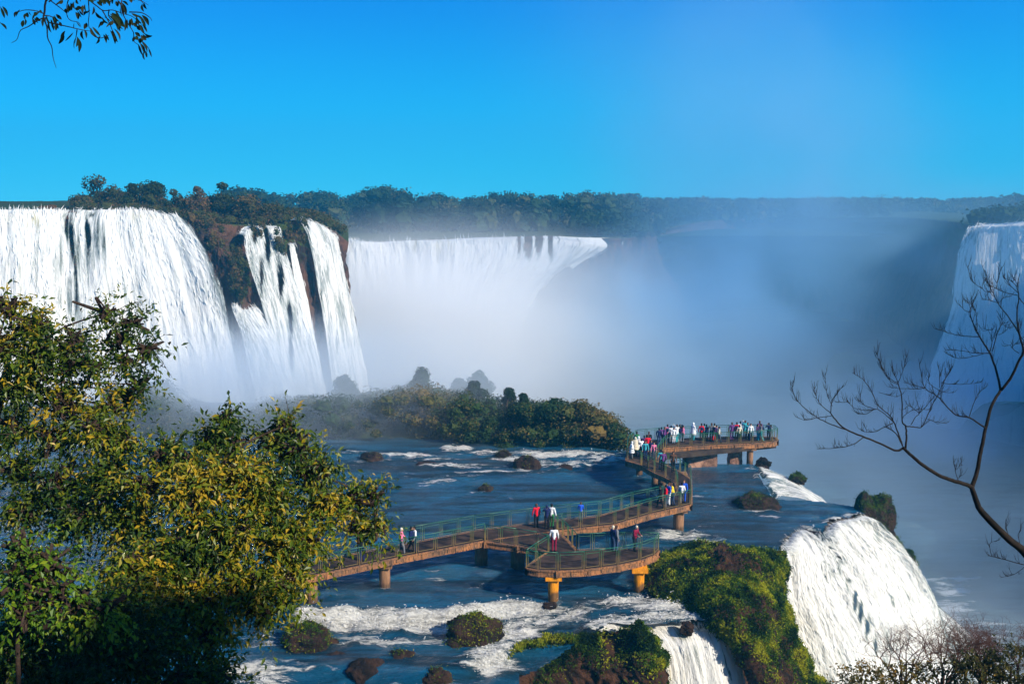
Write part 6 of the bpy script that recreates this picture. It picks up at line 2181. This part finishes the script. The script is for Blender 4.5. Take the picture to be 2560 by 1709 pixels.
s6 = [([(2120, 1310), (2110, 1260), (2080, 1130), (2030, 980), (1990, 910), (1910, 780), (1860, 680), (1820, 550), (1840, 480), (1870, 400)], 3.2, .7, .4),
      ([(2125, 1312), (2220, 1190), (2300, 1020), (2345, 930), (2310, 800), (2290, 700), (2280, 560), (2300, 400), (2280, 300), (2310, 170)], 3.6, .7, -.3),
      ([(2025, 950), (1940, 950), (1850, 945), (1740, 925), (1600, 920)], 1.3, .5, .1), ([(1960, 950), (1860, 980), (1720, 1000), (1620, 970), (1560, 930)], .9, .4, .1), ([(1915, 790), (1800, 785), (1660, 765), (1560, 735), (1480, 710)], 1.2, .5, .1), ([(2015, 930), (2035, 850), (2032, 700)], 1.1, .6, .1), ([(2040, 930), (2070, 820), (2100, 720), (2135, 640), (2080, 530)], 1.3, .5, .1),
      ([(1890, 730), (1885, 620), (1870, 530), (1835, 470), (1825, 420)], 1.0, .4, .1), ([(1820, 550), (1770, 530), (1730, 490)], .8, .4), ([(1840, 480), (1800, 450)], .6, .3), ([(2290, 740), (2200, 600), (2100, 470), (2040, 350), (1990, 250), (1970, 140)], 1.6, .5, .2), ([(2100, 460), (2000, 430), (1930, 425)], .9, .4), ([(2290, 385), (2180, 360), (2080, 320), (2000, 285)], 1.1, .4), ([(2290, 360), (2200, 270), (2140, 190)], 1.0, .4),
      ([(2080, 320), (2090, 240), (2130, 100)], .8, .4), ([(2040, 350), (1960, 340), (1940, 290), (1960, 240)], .8, .4), ([(1935, 320), (1860, 260), (1815, 180), (1800, 90)], .7, .3), ([(2280, 300), (2220, 240), (2150, 210)], .8, .4), ([(2290, 400), (2360, 480), (2420, 520)], 1.2, .6), ([(2310, 780), (2360, 840)], 1.0, .5), ([(2300, 950), (2230, 900), (2215, 870), (2160, 885)], .9, .4), ([(2230, 890), (2260, 860), (2310, 860)], .7, .3),
      ([(2032, 720), (1990, 720), (1940, 690)], .8, .4), ([(2100, 770), (2150, 750), (2180, 720)], .7, .3), ([(2090, 590), (2120, 650), (2220, 720)], .6, .3), ([(2110, 450), (2150, 410), (2230, 390)], .6, .3), ([(2290, 300), (2260, 230)], .6, .3), ([(2060, 400), (2000, 350), (1975, 420)], .7, .3)]
for s_ in s6:
    branch(*s_, Z=Z6)
# fine twigs growing up off the ends and sides of the smaller branches
nt0 = list(tips)
for Q, r1 in nt0:
    if r1 > .9:
        continue
    L_ = np.linalg.norm(Q[-1] - Q[0]) / u
    n = int(np.clip(L_ / 8, 4, 24))
    for k in range(n):
        i = RNG.integers(max(1, int(len(Q) * .25)), len(Q) - 1)
        d0 = Q[i] - Q[i - 1]
        d0 /= np.linalg.norm(d0) + 1e-9
        side = np.array([RNG.choice([-1, 1]) * RNG.uniform(.3, .9), RNG.uniform(-.5, .5), RNG.uniform(.1, .9)])
        d1 = d0 * .8 + side * .8
        d1 /= np.linalg.norm(d1)
        ln = RNG.uniform(12, 34) * u
        p1 = Q[i] + d1 * ln * .5
        p2 = p1 + (d1 * .6 + np.array([0, 0, .75])) * ln * .5
        tb.tube([Q[i], p1, p2], np.array([.62, .45, .22]) * u, 4, False)
        if RNG.random() < .6:
            d2 = d1 * .5 + np.array([RNG.uniform(-.8, .8), RNG.uniform(-.4, .4), .6])
            tb.tube([p1, p1 + d2 * ln * .4], np.array([.4, .2]) * u, 4, False)
tb.build('branches', M['twiglit'], root, smooth=True)


# ---------------------------------------------------------------- bare shrubs and bushes, bottom right
def bare_shrub(px, py, hp, wp, Y_, label, seed, n=7, depth=6):
    rg_ = np.random.default_rng(seed)
    b = pat(px, py, Y_)
    s_ = Y_ / (2349 * 35 / 36.)
    root = empty('bare_shrub', b, 0, label, 'shrub', 'leafless shrubs at the lower right')
    tb = MB()
    H_ = hp * s_

    def grow(p, d, ln, r, k):
        p2 = p + d * ln
        mid_ = (p + p2) / 2 + rg_.normal(0, ln * .06, 3)
        tb.tube([p, mid_, p2], [r, r * .85, r * .7], 4, False)
        if k == 0:
            return
        for j in range(3 if rg_.random() < .55 else 2):
            a = rg_.normal(0, 1, 3) * np.array([.62, .62, .38])
            nd = d + a
            nd[2] = abs(nd[2]) * .8 + .12
            nd /= np.linalg.norm(nd)
            grow(p2, nd, ln * rg_.uniform(.62, .86), r * .62, k - 1)
    for i in range(n):
        a = rg_.uniform(-1, 1)
        d = np.array([a * wp / hp * .9, rg_.uniform(-.4, .4), 1.0])
        d /= np.linalg.norm(d)
        grow(b + np.array([a * .1, 0, 0]), d, H_ * .32, .022, depth)
    tb.build('branches', M['shrubtwig'], root)
    return root


M['shrubtwig'] = plain('brown twigs', (0.13, 0.062, 0.045), (0.05, 0.028, 0.022), 6, .85, .1)
bare_shrub(2070, 1570, 150, 130, 20, 'open grey leafless shrub in front of the big fall', 301)
bare_shrub(2165, 1570, 155, 130, 20.5, 'dense brown leafless shrub in the middle of the lower right shrubs', 302, 9)
bare_shrub(2260, 1570, 160, 140, 21, 'leafless shrub with reddish twig tips near the right edge', 303, 9)
bare_shrub(2335, 1570, 150, 120, 21, 'leafless shrub cut off by the right edge of the picture', 304)
M['leaf_dry'] = leaf_mat('dry bush leaves', (0.02, 0.028, 0.006), (0.085, 0.080, 0.012), (0.24, 0.14, 0.02), 0.3, .6, .2)


def near_bush(px, py, rx, ry, Y_, label, tone, dens=1.0, mat='leaf_dry'):
    c = pat(px, py, Y_)
    s_ = Y_ / (2349 * 35 / 36.)
    g = np.array([c[0], c[1], slopeZ(c[0], c[1])])
    root = empty('bush', g, 0, label, 'bush', 'bushes along the bottom right edge')
    mb, tb = MB(), MB()
    tb.tube([g, (g + c) / 2, c], [.06, .04, .02], 6)
    n = int(rx * ry * .055 * dens)
    leafy_lobe(mb, tb, c, (rx * s_, rx * s_ * .8, ry * s_), n, .075, .034, tone, None, (0, 0, .3), spray=.3, tvar=.35)
    tb.build('stem', M['bark'], root)
    mb.build('crown', M[mat], root)


near_bush(1985, 1558, 60, 32, 19, 'low olive bush at the bottom edge below the big fall', .62)
near_bush(1945, 1572, 30, 14, 18.5, 'tiny bush farthest left along the bottom right edge', .6)
near_bush(2080, 1560, 62, 30, 19, 'yellow-olive bush under the open leafless shrub', .66)
near_bush(2160, 1554, 56, 30, 19, 'brown-green bush under the dense leafless shrub', .5)
near_bush(2250, 1546, 66, 46, 18.5, 'big dark green bush near the bottom right corner', .3)
near_bush(2320, 1528, 70, 56, 18.5, 'dark bush filling the bottom right corner', .25)
near_bush(2215, 1525, 36, 14, 19.5, 'small green tuft on top of the dark corner bush', .4)
